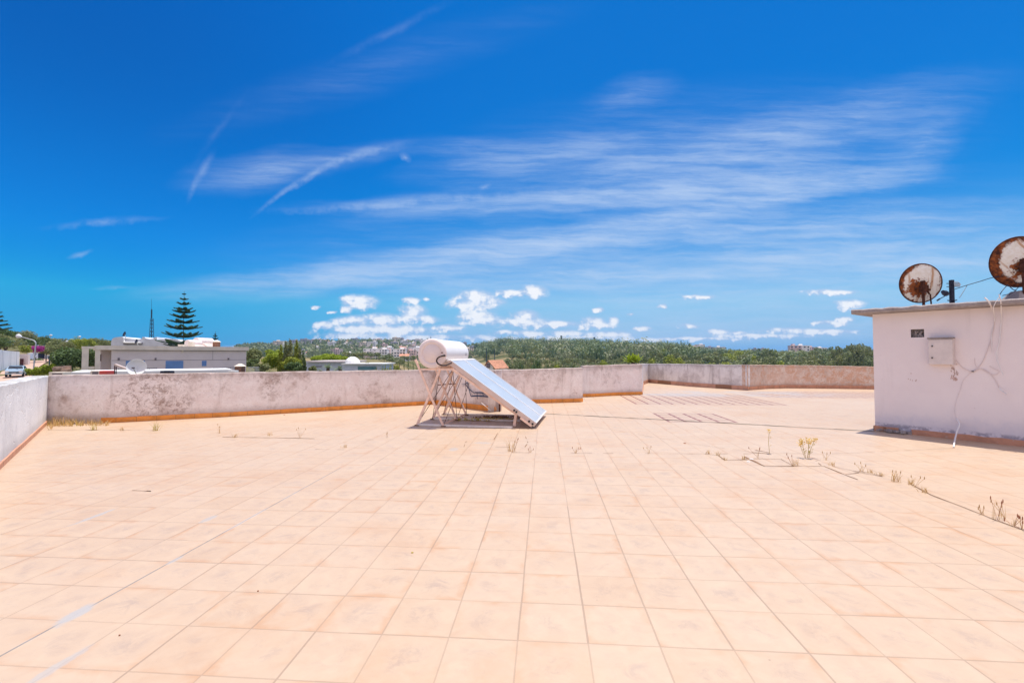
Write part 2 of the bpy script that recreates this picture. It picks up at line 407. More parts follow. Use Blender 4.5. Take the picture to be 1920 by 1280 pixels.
def plaster(name, c0, c1, stain, stain_amt=.5, scale=1.0, streak=.4, peel=None, peel_amt=0.0, topd=.5):
    peel_hi = peel_amt
    def fn(b):
        p = coord('Object'); x, y, z = sep(p)
        big = noise(p, 1.1 * scale, 6, .62); mid = noise(mapping(p, loc=(5, 1, 2)), 4 * scale, 7, .7, .4)
        c = mixc(sstep(mid, .3, .7), c0, c1)
        c = mixc(sstep(big + (mid - .5) * .5, .46, .66) * stain_amt, c, stain)
        sk = noise(mapping(p, sc=(3.2, 3.2, .5)), 1.2 * scale, 7, .7, .5)
        c = mixc(sstep(sk, .50, .72) * streak * .8, c, tuple(k * .7 for k in stain))
        fine = noise(p, 26, 4, .7); pat = sstep(noise(mapping(p, loc=(9, 2, 5)), .55, 4, .6), .50, .66); gr = noise(mapping(p, loc=(1, 1, 7)), 11, 8, .8, .8)
        c = mixc(pat * sstep(gr, .46, .60) * stain_amt, c, tuple(k * .75 for k in stain))
        c = mixc(sstep(gr, .58, .70) * .35, c, tuple(k * .8 for k in stain))
        c = mixc(sstep(fine, .52, .72) * .42 * sstep(mid, .3, .6), c, tuple(k * .6 for k in stain))
        cr = sstep(voro(vadd(p, vscale(noise(p, 2.5, 3, out=1), .5)), 1.1, 'DISTANCE_TO_EDGE'), .014, .003)
        c = mixc(cr * .30 * sstep(big, .52, .66), c, tuple(k * .5 for k in stain))
        if peel is not None:
            pe = noise(mapping(p, loc=(2, 8, 3)), 4.5, 10, .82, .5); pg = sstep(noise(mapping(p, sc=(.5, .5, 1)), 1.0, 3), .30, .55) * .7 + .3
            c = mixc(sstep(pe, .46, .54) * peel_amt * pg, c, peel)
            c = mixc(sstep(noise(p, 26, 5, .75), .54, .64) * .6 * pg, c, tuple(k * .5 for k in peel))
        # lichen and soot along the top and splash at the foot
        tz = sstep(z + (mid - .5) * .35, .78, 1.02); c = mixc(tz * topd, c, tuple(k * .5 for k in stain))
        bz = sstep(z + (fine - .5) * .25, .26, .10); c = mixc(bz * .4, c, tuple(k * .62 for k in stain))
        nz = sep(S(S.nt.nodes.new('ShaderNodeNewGeometry').outputs['True Normal']))[2]
        c = mixc(sstep(nz, .5, .9) * sstep(mid + fine * .5, .45, .85) * .9, c, tuple(k * .55 for k in stain))
        bump(b, mid * .7 + fine * .5 + cr * -.6, .012, .55)
        return c
    return mat(name, fn, .92, 0, .15)
M['wall_pink'] = plaster('weathered_pink_plaster', (.82, .72, .69), (.93, .87, .85), (.42, .29, .24), .85)
M['wall_pale'] = plaster('weathered_pale_plaster', (.86, .76, .73), (.95, .89, .87), (.46, .33, .28), .5, 1.4)
M['wall_sunlit'] = plaster('weathered_sunlit_plaster', (.80, .80, .79), (.90, .90, .89), (.58, .57, .57), .4, .8, .3, topd=.3)  # whiter plaster copy, the grazing sun on the left wall put into its colour
M['wall_shaded'] = plaster('weathered_shaded_plaster', (.76, .73, .73), (.90, .87, .87), (.36, .31, .31), .5, .9, .8)  # greyer plaster copy, the far wall's lavender shade put into its colour
M['wall_peel'] = plaster('peeling_orange_lit_plaster', (.66, .52, .45), (.78, .68, .62), (.45, .34, .28), .4, 1.0, .3, (.60, .34, .22), .75)  # peeling plaster, with the warm orange light also put into its colour
def skirt(name, c, dirt, block=.02):
    def fn(b):
        p = coord('Object'); n = noise(p, 5, 6, .7); x, y, z = sep(p)
        t = m_('FRACT', (x * .9 + y * .45) / .33)
        c_ = mixc(sstep(n, .35, .7), c, tuple(k * .72 for k in c))
        c_ = mixc(sstep(noise(p, 14, 5, .7), .58, .7) * dirt, c_, (.55, .45, .38))
        c_ = mixc(m_('LESS_THAN', t, block) * .75, c_, (.25, .12, .06))
        bump(b, n, .004); return c_
    return mat(name, fn, .55, 0, .35)
M['skirt'] = skirt('orange_skirting_tile', (.95, .36, .07), .3)
M['skirt_block'] = skirt('spaced_skirting_tile', (.66, .36, .25), .6, .22)
M['skirt_dull'] = skirt('dull_skirting_tile', (.64, .31, .19), .6)
def seam_fn(b):
    p = coord('Object'); n = noise(p, 3, 6, .7)
    return mixc(sstep(n, .4, .62), (.13, .11, .09), (.32, .27, .21))
M['seam'] = mat('bitumen_joint', seam_fn, .95)
M['gap'] = mat('open_joint_soil', lambda b: mixc(noise(coord('Object'), 14, 4), (.10, .055, .03), (.36, .22, .14)), .95)

def hut_fn(b):
    p = coord('Object'); x, y, z = sep(p)
    big = noise(p, .9, 5, .6); mid = noise(p, 6, 6, .65); fine = noise(p, 38, 3, .7)
    c = mixc(sstep(big, .35, .65), (.83, .745, .745), (.88, .80, .79))
    c = mixc(sstep(noise(mapping(p, sc=(6, 6, .5)), 1.1, 5), .56, .74) * .25, c, (.60, .54, .55))
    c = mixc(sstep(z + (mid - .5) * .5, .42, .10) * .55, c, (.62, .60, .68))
    c = mixc(sstep(fine, .62, .74) * .22 * sstep(big, .4, .6), c, (.5, .42, .40))
    sp = sstep(noise(mapping(p, loc=(3, 3, 3)), 9, 6, .75), .67, .73)
    c = mixc(sp * .55, c, (.42, .30, .26))
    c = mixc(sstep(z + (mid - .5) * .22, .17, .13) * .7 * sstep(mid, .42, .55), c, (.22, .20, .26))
    bump(b, mid * .5 + fine * .5, .006, .5); return c
M['hut'] = mat('hut_plaster', hut_fn, .9, 0, .2)
def conc_fn(b):
    p = coord('Object'); n = noise(p, 3, 6, .7); f = noise(p, 30, 5, .75)
    c = mixc(sstep(n, .3, .7), (.26, .22, .21), (.42, .37, .36)); c = mixc(sstep(f, .52, .66) * .6, c, (.16, .135, .13))
    bump(b, f + n, .012, .7); return c
M['conc'] = mat('rough_concrete', conc_fn, .95)
def rust_fn(b):
    g = coord('Object'); x, y, z = sep(g)       # dish built in local space: radius in x,z
    n = noise(g, 5.5, 8, .7, .5); n2 = noise(mapping(g, loc=(4, 4, 4)), 16, 6, .7)
    r = vlen(comb(x, z, 0.0)) / .35
    streak = noise(mapping(g, sc=(8, 1, 1.1)), 1.4, 4, .6)
    c = mixc(sstep(n2, .3, .7), (.82, .73, .60), (.93, .88, .80))
    c = mixc(sstep(streak, .54, .66) * .75, c, (.48, .20, .05))
    edge = sstep(r * .8 + (n - .5) * .75 + sstep(x, -.05, -.34) * .20 + (n2 - .5) * .3, .74, .84)
    hub = sstep(vlen(comb(x + .05, z + .10, 0.0)) * -2.2 + (n2 - .5) * 1.3 + (n - .5) * .5, -.42, -.30)
    spots = sstep(n + (n2 - .5) * .3, .65, .70)
    k = clamp(edge + hub + spots)
    c = mixc(k, c, mixc(sstep(n2, .35, .7), (.05, .014, .008), (.42, .12, .03)))
    bump(b, k + n2 * .5, .004); return c
M['rustdish'] = mat('rusty_enamel', rust_fn, .75, 0, .25)
M['rust'] = simple('rusty_iron', (.10, .035, .02), .5, 20, .85, .2)
M['darkmetal'] = simple('dark_painted_metal', (.03, .035, .06), .3, 15, .5, .3)
M['frame'] = simple('peach_painted_steel', (.86, .62, .51), .12, 9, .55, 0, .3, .002)
M['framelit'] = simple('white_lit_steel', (.82, .76, .72), .1, 9, .5, .1)  # whiter copy of the frame steel, its sunlit look put into the colour
M['tank'] = simple('white_enamel', (.84, .82, .82), .03, 3, .32, 0, .5)
M['tank_end'] = simple('pinkish_plastic_cap', (.80, .69, .67), .04, 5, .5, 0, .4)
M['alu'] = simple('aluminium_profile', (.68, .66, .66), .06, 5, .4, .1)
M['rail_side'] = simple('collector_casing', (.70, .56, .50), .06, 5, .45, .2)
def glass_fn(b):
    p = coord('Object'); n = noise(p, 2.0, 5, .6)
    d = noise(mapping(p, sc=(1, 6, 1)), 3, 5, .6)
    return mixc(sstep(n * .6 + d * .4, .35, .65), (.38, .44, .51), (.46, .51, .57))
M['glass'] = mat('sky_tone_dusty_glass', glass_fn, .32, .08, .5)  # pale blue-grey base stands in for reflected sky, streaked with dust
M['hose'] = simple('black_rubber_hose', (.06, .04, .04), .2, 20, .7)
M['black'] = simple('black_plastic', (.02, .02, .022), .2, 20, .5)
M['greytext'] = simple('grey_print', (.33, .33, .38), .2, 90, .6)
M['white'] = simple('white_paint', (.80, .80, .80), .05, 3, .7)
M['whitecable'] = simple('white_cable_sheath', (.82, .78, .77), .05, 9, .5)
M['greycable'] = simple('grey_dirty_cable', (.74, .64, .62), .1, 9, .6)
M['ebox'] = simple('pinkish_grey_steel_box', (.72, .64, .61), .06, 7, .5, .1)
M['bluemarks'] = simple('dark_blue_paint_and_shadow', (.03, .06, .14), .4, 25, .9)
M['cream'] = simple('cream_render', (.76, .68, .58), .1, 2, .85)
M['greige'] = simple('greige_render', (.72, .64, .63), .05, 1, .85)
M['groove'] = simple('dark_groove', (.20, .17, .19), .1, 3, .9)
M['bluewin'] = simple('sky_blue_window', (.13, .27, .55), .06, 2, .35, 0, .6)  # blue of the reflected sky put into the window colour
M['darkred'] = simple('dark_red_wood', (.10, .025, .03), .2, 6, .7)
M['redbox'] = simple('red_plastic', (.65, .09, .08), .1, 5, .5)
M['bluegrey'] = simple('pale_blue_render', (.55, .60, .72), .08, 1.5, .8)
M['white_cool'] = simple('cool_white_render', (.68, .70, .76), .12, .6, .85)
M['teal'] = simple('teal_glazing', (.10, .22, .26), .2, 1, .2, 0, .6)
M['brick'] = simple('brown_brick', (.24, .12, .08), .3, 14, .85)
M['orange_roof'] = simple('orange_clay_tiles', (.56, .27, .17), .35, 3, .85)
M['road'] = simple('pinkish_road', (.50, .34, .26), .12, .4, .9)
M['carpaint'] = mat('pale_blue_car_paint', lambda b: (.38, .52, .66), .25, .2, .6)
M['carglass'] = mat('car_glass', lambda b: (.02, .03, .045), .08, 0, .7)
M['tyre'] = simple('tyre_rubber', (.015, .015, .017), .1, 8, .9)
M['bark'] = simple('tree_bark', (.12, .085, .06), .4, 3, .95)
M['darkstone'] = simple('dark_mast_steel', (.05, .09, .14), .2, 3, .6, .3)
M['galv'] = simple('galvanised_steel', (.52, .55, .58), .1, 6, .45, .5)
M['haywall'] = simple('rubble_pile', (.40, .30, .24), .3, 2, .95)
def foliage(name, c, c2=None, hue=.18, trans=.25, isl=.8):
    c2 = c2 or tuple(k * 1.8 for k in c)
    m = bpy.data.materials.new(name); m.use_nodes = True; S.nt = m.node_tree; ntx = m.node_tree
    b = ntx.nodes['Principled BSDF']; b.inputs['Roughness'].default_value = .6; b.inputs['Specular IOR Level'].default_value = .25
    g = ntx.nodes.new('ShaderNodeNewGeometry'); rn = S(g.outputs['Random Per Island'])
    oi = S(ntx.nodes.new('ShaderNodeObjectInfo').outputs['Random'])
    base = mixc(rn * isl + (.5 - isl / 2), c, c2)
    base = mixc((oi - .3) * hue * 2, base, (.26, .23, .10))
    ntx.links.new(base.k, b.inputs['Base Color'])
    tr = ntx.nodes.new('ShaderNodeBsdfTranslucent'); ntx.links.new(mixc(.4, base, (.25, .35, .04)).k, tr.inputs[0])
    ms = ntx.nodes.new('ShaderNodeMixShader'); ms.inputs[0].default_value = trans
    ntx.links.new(b.outputs[0], ms.inputs[1]); ntx.links.new(tr.outputs[0], ms.inputs[2])
    ntx.links.new(ms.outputs[0], ntx.nodes['Material Output'].inputs[0]); return m
M['f_olive'] = foliage('olive_green_foliage', (.13, .155, .06), (.31, .33, .15), .25)
M['f_forest'] = foliage('grey_green_forest_foliage', (.10, .14, .075), (.30, .34, .18), .3)
M['f_dark'] = foliage('dark_green_foliage', (.05, .09, .035), (.16, .24, .09))
M['f_pale'] = foliage('pale_sage_foliage', (.19, .22, .13), (.40, .42, .26), .2)
M['f_lime'] = foliage('bright_lime_foliage', (.20, .29, .015), (.44, .52, .05), .1, .35)
M['f_yellow'] = foliage('yellow_green_foliage', (.18, .24, .02), (.44, .46, .07), .1, .3)
M['f_blue'] = foliage('blue_green_needles', (.03, .075, .06), (.09, .17, .12), .05, .15)
M['f_silver'] = foliage('silvery_palm_leaves', (.15, .20, .14), (.34, .42, .32), .1)
M['f_mag'] = foliage('magenta_blossom', (.30, .01, .20), (.62, .05, .48), .0)
M['f_dry'] = foliage('dry_grass_blades', (.52, .30, .12), (.85, .60, .32), .0, .3)
M['f_flower'] = foliage('yellow_flower_heads', (.78, .52, .16), (.92, .72, .38), .0, .3)
M['f_dryolive'] = foliage('dry_olive_weed', (.42, .34, .08), (.75, .58, .18), .0, .3)
M['seed'] = simple('brown_seed_heads', (.34, .14, .07), .3, 30, .9)
def ground_fn(b):
    p = coord('Object'); n = noise(p, .02, 7, .65); n2 = noise(p, .18, 5, .6)
    c = mixc(sstep(n, .42, .62), (.10, .105, .045), (.30, .235, .13)); return mixc(sstep(n2, .5, .7) * .5, c, (.06, .07, .03))
M['ground'] = mat('dry_ground', ground_fn, 1.0, 0, .05)

# ------------------------------------------------------------------ terrain
def sm(x): x = min(1, max(0, x)); return x * x * (3 - 2 * x)
def hgt(x, y):
    z = -9.0
    z += 8.0 * sm((-x - 32) / 26) * sm((y - 10) / 25) * (1 - sm((y - 200) / 250))
    z += 6.5 * math.exp(-.5 * (((x + 175) / 45) ** 2 + ((y - 140) / 50) ** 2))
    z += 46 * math.exp(-.5 * (((x + 390) / 340) ** 2 + ((y - 1350) / 380) ** 2))
    X = x / max(y, 50) * 800
    fx = sm((X + 95) / 95) if X < 0 else math.exp(-.5 * (max(0, X - 110) / 215) ** 2)
    if y > 0: z += 18 * fx * sm((y - 130) / 640) * (1 - sm((y - 850) / 500))
    if y > 1800: z += (55 + 22 * math.sin(x / 700 + 1) + 9 * math.sin(x / 230)) * sm((y - 2600) / 1600)
    z += .8 * math.sin(x / 37) * math.cos(y / 41) * sm((y - 60) / 100)
    return z
def make_ground():
    az = []; a = -180.0
    while a < 180: az.append(a); a += .6 if -58 <= a <= 50 else 6
    rr = [14 * (7400 / 14) ** (i / 110) for i in range(111)]
    vs = [(0, 0, -9)]; n = len(az)
    for r in rr:
        for a in az:
            x = r * math.sin(R(a)); y = r * math.cos(R(a)); vs.append((x, y, hgt(x, y)))
    fs = [(0, 1 + (j + 1) % n, 1 + j) for j in range(n)]
    for i in range(len(rr) - 1):
        for j in range(n):
            a0 = 1 + i * n + j; b0 = 1 + i * n + (j + 1) % n; fs.append((a0, b0, b0 + n, a0 + n))
    me = bpy.data.meshes.new('ground'); me.from_pydata(vs, [], fs); me.materials.append(M['ground'])
    me.polygons.foreach_set('use_smooth', [True] * len(me.polygons))
    o = bpy.data.objects.new('ground', me); col.objects.link(o); tag(o, kind='structure')
make_ground()

# ------------------------------------------------------------------ terrace floor
left_c = fl(88, 794.5)
base_px = [(88, 794.5, 703), (215, 791.5, 701.5), (420, 781, 698.5), (620, 769.5, 695.5), (815, 757.5, 693)]
jog_px = [(819, 757.8, 693.2), (874, 764.7, 694), (929, 771.6, 695)]
ret_px = [(929, 771.6, 695), (941, 757, 692.5)]
mid_px = [(941, 757, 692.5), (997, 755.3, 692), (1045, 754.5, 690.5), (1092.7, 753, 689)]
cur_px = [(1092.7, 744, 685.5), (1112, 743.6, 684.6), (1140, 741.8, 684.2), (1172, 740.3, 683), (1204, 739.6, 682.5)]
ret2_px = [(1204, 739.6, 682.5), (1206.5, 721, 682)]
far_px = [(1206.5, 721, 682), (1216, 717.2, 681.5), (1300, 724.5, 682.4), (1401, 731.3, 683.6)]
peel_px = [(1401, 731.3, 683.6), (1453, 727.3, 683.8), (1540, 727.8, 685), (1640, 729.5, 687), (1740, 731.5, 689)]
wl0 = fl(0, 877)
outline = [Vector((-4.2, -6, 0)), wl0 + (wl0 - left_c).normalized() * 2.4, left_c]
for L in (base_px, jog_px[1:], ret_px[1:], mid_px[1:], cur_px, ret2_px[1:], far_px[1:], peel_px[1:]):
    outline += [fl(p[0], p[1]) for p in L]
outline += [Vector((22, 15, 0)), Vector((22, -6, 0))]
mb = MB(); mb.poly(outline)
o = mb.build('terrace_floor', M['floor'], origin=(0, 0, 0)); tag(o, kind='structure')
# skirt of the slab below, so the roof has thickness
def strip(px_pts, w, z=.004, jit=0.0, step=.25):
    pts = [fl(*p) for p in px_pts]; out = []
    for a, b in zip(pts[:-1], pts[1:]):
        n = max(1, int((b - a).length / step))
        for i in range(n): out.append(a.lerp(b, i / n))
    out.append(pts[-1]); L = []; Rr = []
    for i, p in enumerate(out):
        d = (out[min(i + 1, len(out) - 1)] - out[max(0, i - 1)]).normalized(); nn = Vector((-d.y, d.x, 0))
        ww = w * (1 + random.uniform(-jit * 1.6, jit * 1.2)); off = nn * random.uniform(-jit, jit) * w * .5
        L.append(p + nn * ww / 2 + off + Vector((0, 0, z))); Rr.append(p - nn * ww / 2 + off + Vector((0, 0, z)))
    return L, Rr
def add_strip(mb, *a, **k):
    L, Rr = strip(*a, **k)
    for i in range(len(L) - 1):
        if k.get('z') != .006 and a[1] < .012 and random.random() < .2: continue
        mb.quad(Rr[i], Rr[i + 1], L[i + 1], L[i])
mb = MB(); add_strip(mb, [(1022, 775.5), (1180, 783.5), (1360, 793), (1500, 801), (1640, 808.5)], .055, z=.006, jit=.35, step=.12)
mb.build('expansion_joint', M['seam'], origin=(0, 0, 0)); tag(bpy.data.objects['expansion_joint'], kind='structure')
mb = MB()
def zz5(*pts): return [(1320 + x / 5.647, 780 + y / 5.647) for x, y in pts]
def zz6(*pts): return [(1600 + x / 6.0, 820 + y / 6.0) for x, y in pts]
for pts, w in [(zz5((150, 415), (220, 465), (460, 460)), .020), (zz5((430, 430), (640, 530), (950, 530)), .028), (zz5((950, 530), (815, 455), (510, 450)), .012),
               (zz5((505, 385), (700, 398)), .03), (zz5((950, 530), (1270, 530), (1490, 620), (1640, 600)), .014), (zz5((170, 400), (500, 398)), .009),
               (zz5((0, 400), (150, 412)), .008), (zz5((540, 360), (690, 385)), .016), (zz5((1380, 535), (1640, 595), (1890, 640)), .010), (zz5((1490, 620), (1700, 700)), .010),
               (zz6((0, 380), (100, 385), (200, 405), (330, 440)), .012), (zz6((640, 520), (870, 645), (1200, 770), (1600, 930), (1920, 1045)), .013),
               ([(417, 819), (500, 820.5), (545, 821), (590, 822.3)], .020), ([(88, 806), (160, 805.5), (290, 807)], .012), ([(160, 805.5), (182, 806.2)], .03),
               ([(591, 842), (645, 843)], .010), ([(670, 824.5), (700, 824)], .010), ([(730, 823), (800, 822.8)], .007),
               ([(960, 848), (1010, 848.6)], .011), ([(1070, 849), (1110, 849.5)], .010), ([(1130, 849.7), (1150, 850)], .009), ([(1210, 850), (1280, 850.8), (1345, 851)], .006),
               ([(918, 824), (926, 823.8), (933, 812)], .014), ([(929, 838), (955, 838.5)], .010), ([(985, 818), (990, 830), (984, 838)], .009),
               ([(740 + 790 / 5.565, 788.8), (928, 789.4)], .03), ([(905, 779.6), (970, 780.3)], .03), ([(870, 838), (872, 830), (878, 825)], .010),
               ([(1060, 792), (1150, 806), (1290, 831), (1420, 849), (1560, 851), (1790, 840)], .005), ([(275, 920), (283, 921), (230, 918)], .01),
               (zz5((1240, 460), (1180, 475), (1240, 520)), .006)]:
    add_strip(mb, pts, w, z=.0045, jit=.35, step=.1)
mb.build('open_joints', M['gap'], origin=(0, 0, 0)); tag(bpy.data.objects['open_joints'], kind='structure')

# ------------------------------------------------------------------ parapet walls
def resample(pts, step=.3):
    out = []
    for a, b in zip(pts[:-1], pts[1:]):
        n = max(1, int((b - a).length / step))
        for i in range(n): out.append(a.lerp(b, i / n))
    out.append(pts[-1]); return out
def smooth_pts(pts, it=2):
    for _ in range(it):
        q = [pts[0]]
        for a, b in zip(pts[:-1], pts[1:]): q += [a.lerp(b, .25), a.lerp(b, .75)]
        q.append(pts[-1]); pts = q
    return pts
def wall(pxs, label, m, ms, thick=.2, smooth=0, skirting=True, ends=(0, 0), sk_range=None, pts=None, sk_h=.085):
    if pts is None:
        pts = []
        for (px, pb, pt) in pxs:
            b = fl(px, pb); pts.append(Vector((b.x, b.y, at(px, pt, b.y).z)))
    if ends[0]: pts[0] = pts[0] + (pts[0] - pts[1]).normalized() * ends[0]
    if ends[1]: pts[-1] = pts[-1] + (pts[-1] - pts[-2]).normalized() * ends[1]
    if smooth: pts = smooth_pts(pts, smooth)
    P_ = resample(pts, .22); n = len(P_)
    Nn = []
    for i in range(n):
        a = P_[max(0, i - 1)]; b = P_[min(n - 1, i + 1)]; d = Vector((b.x - a.x, b.y - a.y, 0)).normalized(); Nn.append(Vector((-d.y, d.x, 0)))
    root = thing('parapet_wall', (P_[n // 2].x, P_[n // 2].y, 0), label, 'wall', 'parapet walls round the terrace')
    mb = MB(); V_ = []
    jz = [random.uniform(-.007, .007) for _ in range(n)]
    ch = .018
    rings = []
    for i, p in enumerate(P_):
        f = Vector((p.x, p.y, 0)) ; nn = Nn[i]; zt = p.z + jz[i]; e = random.uniform(-.003, .003)
        rings.append([f + nn * e + Vector((0, 0, -.3)), f + nn * e + Vector((0, 0, zt - ch)), f + nn * (ch + e) + Vector((0, 0, zt)),
                      f + nn * (thick - ch) + Vector((0, 0, zt)), f + nn * thick + Vector((0, 0, zt - ch)), f + nn * thick + Vector((0, 0, -3))])
    k = len(mb.v)
    for r_ in rings: mb.v += r_
    for i in range(n - 1):
        for j in range(5):
            a = i * 6 + j; mb.f.append((a, a + 6, a + 7, a + 1)); mb.mi.append(0)
    mb.f.append(tuple(range(6))); mb.mi.append(0); mb.f.append(tuple(reversed(range((n - 1) * 6, n * 6)))); mb.mi.append(0)
    autosmooth(mb.build('wall_body', M[m], root), 30)
    if skirting:
        t = .018; sk = MB(); i0, i1 = (0, n - 1) if sk_range is None else (int(sk_range[0] * (n - 1)), int(sk_range[1] * (n - 1)))
        k = 0
        for i in range(i0, i1 + 1):
            p = P_[i]; f = Vector((p.x, p.y, 0)); nn = Nn[i]; h = sk_h + random.uniform(-.002, .002)
            sk.v += [f - nn * t, f - nn * t + Vector((0, 0, h)), f + nn * .004 + Vector((0, 0, h + .004))]
        m2 = i1 - i0 + 1
        for i in range(m2 - 1):
            for j in range(2):
                a = i * 3 + j; sk.f.append((a, a + 3, a + 4, a + 1)); sk.mi.append(0)
        for i in (0, (m2 - 1) * 3): sk.f.append((i, i + 1, i + 2)); sk.mi.append(0)
        sk.build('skirting', M[ms], root)
    return root
# left wall (seen obliquely), running from the near left to the corner
zc = at(88, 703.5, left_c.y).z
w_near = wl0 + (wl0 - left_c).normalized() * 2.4
zn = at(0, 721, wl0.y).z
wall(None, 'short whitish parapet wall coming in from the left edge up to the corner', 'wall_sunlit', 'skirt_dull', .24, pts=[Vector((w_near.x, w_near.y, zn + .0)), Vector((wl0.x, wl0.y, zn)), Vector((left_c.x, left_c.y, zc))], ends=(0, .1), sk_h=.07)
wall(base_px, 'long pink weathered parapet wall between the left corner and the solar water heater', 'wall_pink', 'skirt', .2, ends=(0, .2), sk_range=(.13, 1), sk_h=.095)
wall(jog_px, 'short parapet wall with dark blue paint and shadow marks behind the solar water heater stand', 'wall_pale', 'skirt', .2, sk_h=.12)
wall(ret_px, 'short parapet return hidden behind the solar collector', 'wall_pale', 'skirt', .18)
wall(mid_px, 'pink parapet wall just right of the solar collector, ending at the step', 'wall_pale', 'skirt', .2, smooth=1, sk_h=.1)
wall(cur_px, 'gently curved parapet wall between the step and the gap in the terrace edge', 'wall_pale', 'skirt', .2, smooth=2, sk_h=.1)
wall(ret2_px, 'narrow parapet return at the far end of the curved wall', 'wall_shaded', 'skirt_dull', .2)
wall(far_px, 'greyish white far parapet wall left of the blunt corner', 'wall_shaded', 'skirt_block', .2, sk_h=.16)
wall(peel_px, 'peeling orange and white far parapet wall reaching behind the rooftop hut', 'wall_peel', 'skirt_dull', .2, smooth=1, sk_h=.13)

# blue marks on the jog wall: paint strokes and shadows drawn as dark sheets
jA = fl(819, 757.8); jB = fl(929, 771.6); jn = Vector((jB.y - jA.y, -(jB.x - jA.x), 0)).normalized()
if jn.y > 0: jn = -jn
def zz2(*pts): return [(770 + x / 10.665, 700 + y / 10.665) for x, y in pts]
mb = MB()
for pts, w in [(zz2((1090, 210), (1135, 175), (1160, 300), (1205, 455)), .022), (zz2((1090, 215), (1180, 320), (1275, 395)), .022), (zz2((1280, 380), (1450, 385), (1540, 430)), .03),
               (zz2((1210, 455), (1330, 445), (1440, 455), (1560, 465)), .03), (zz2((1325, 365), (1335, 510)), .014), (zz2((1020, 205), (1090, 210)), .01), (zz2((1020, 240), (1090, 235)), .008),
               (zz2((1440, 390), (1460, 460)), .016)]:
    q = [onplane(x, y, jA + jn * .035, jn) for x, y in pts]
    for a, b in zip(q[:-1], q[1:]):
        mb.beam(a, b, w, .003, up=jn)
tag(mb.build('paint_shadow_mark', M['bluemarks']), 'dark blue paint strokes and painted shadows on the wall behind the heater stand', 'paint mark')

# ------------------------------------------------------------------ solar water heater
A = Vector((-1.525, 8.68, 1.385)); B = Vector((-1.245, 10.28, 1.385)); axd = (B - A).normalized(); side = Vector((axd.y, -axd.x, 0))
sh = thing('solar_water_heater', (-1.2, 9.4, 0), 'white cylindrical solar water heater with two tilted collectors on a peach steel stand', 'solar heater')
mb = MB(); RR = .277; Lt = (B - A).length
prof = [(RR - .012, 0), (RR, .012), (RR, Lt - .012), (RR - .02, Lt), (RR * .6, Lt + .03), (0.001, Lt + .035)]
mb.lathe(A, axd, prof, 64)
tk = autosmooth(mb.build('tank', M['tank'], sh), 40)
mb = MB(); mb.lathe(A, axd, [(RR + .006, .03), (RR + .008, .0), (RR - .012, -.018), (RR * .74, -.028), (RR * .71, -.024), (RR * .69, -.012), (RR * .64, -.010), (RR * .60, -.022), (.001, -.030)], 64)
autosmooth(mb.build('end_cap', M['tank_end'], sh), 60)
mb = MB(); c = A + side * (RR * .76) + Vector((0, 0, .015)); mb.lathe(c - axd * .03, axd, [(.012, 0), (.012, -.02), (0.001, -.02)], 12)
mb.build('valve', M['darkred'], sh)
# small grey print on the tank side (unreadable at this size: two short lines of tiny bars)
mb = MB()
for row, zz in ((0, .02), (1, -.012)):
    x = 0.0
    for k in range(7):
        w = random.uniform(.008, .016); ang = (zz - .015) / RR
        def tp(s_, z_):
            a_ = math.asin((z_ - .02) / RR); return A + axd * (Lt - .30 + s_) + side * (math.cos(a_) * (RR + .002)) + Vector((0, 0, z_ - .02))
        mb.quad(tp(x, zz - .008), tp(x + w, zz - .008), tp(x + w, zz + .010), tp(x, zz + .010)); x += w + .006
mb.build('printed_text', M['greytext'], tk)
# hose
hp = [at(833.5, 666.5, 8.62), at(829, 667.2, 8.58), at(822, 670, 8.56), at(818.7, 675.5, 8.55), at(821, 681, 8.55), at(828, 684.6, 8.56), at(837, 684.3, 8.6), at(844, 681, 8.66), at(847.5, 679, 8.72)]
def catmull(p, k=6):
    out = []; n = len(p)
    for i in range(n - 1):
        p0, p1, p2, p3 = p[max(i - 1, 0)], p[i], p[i + 1], p[min(i + 2, n - 1)]
        for j in range(k):
            t = j / k; out.append(.5 * ((2 * p1) + (p2 - p0) * t + (2 * p0 - 5 * p1 + 4 * p2 - p3) * t * t + (3 * p1 - p0 - 3 * p2 + p3) * t ** 3))
    out.append(p[-1]); return out
mb = MB(); mb.tube(catmull(hp), .0145, 10); autosmooth(mb.build('hose', M['hose'], sh), 60)
for q in (hp[0], hp[-1]):
    mb = MB(); mb.lathe(q - axd * .02, axd, [(.02, 0), (.02, .05), (.001, .05)], 10); mb.build('hose_fitting', M['black'], sh)
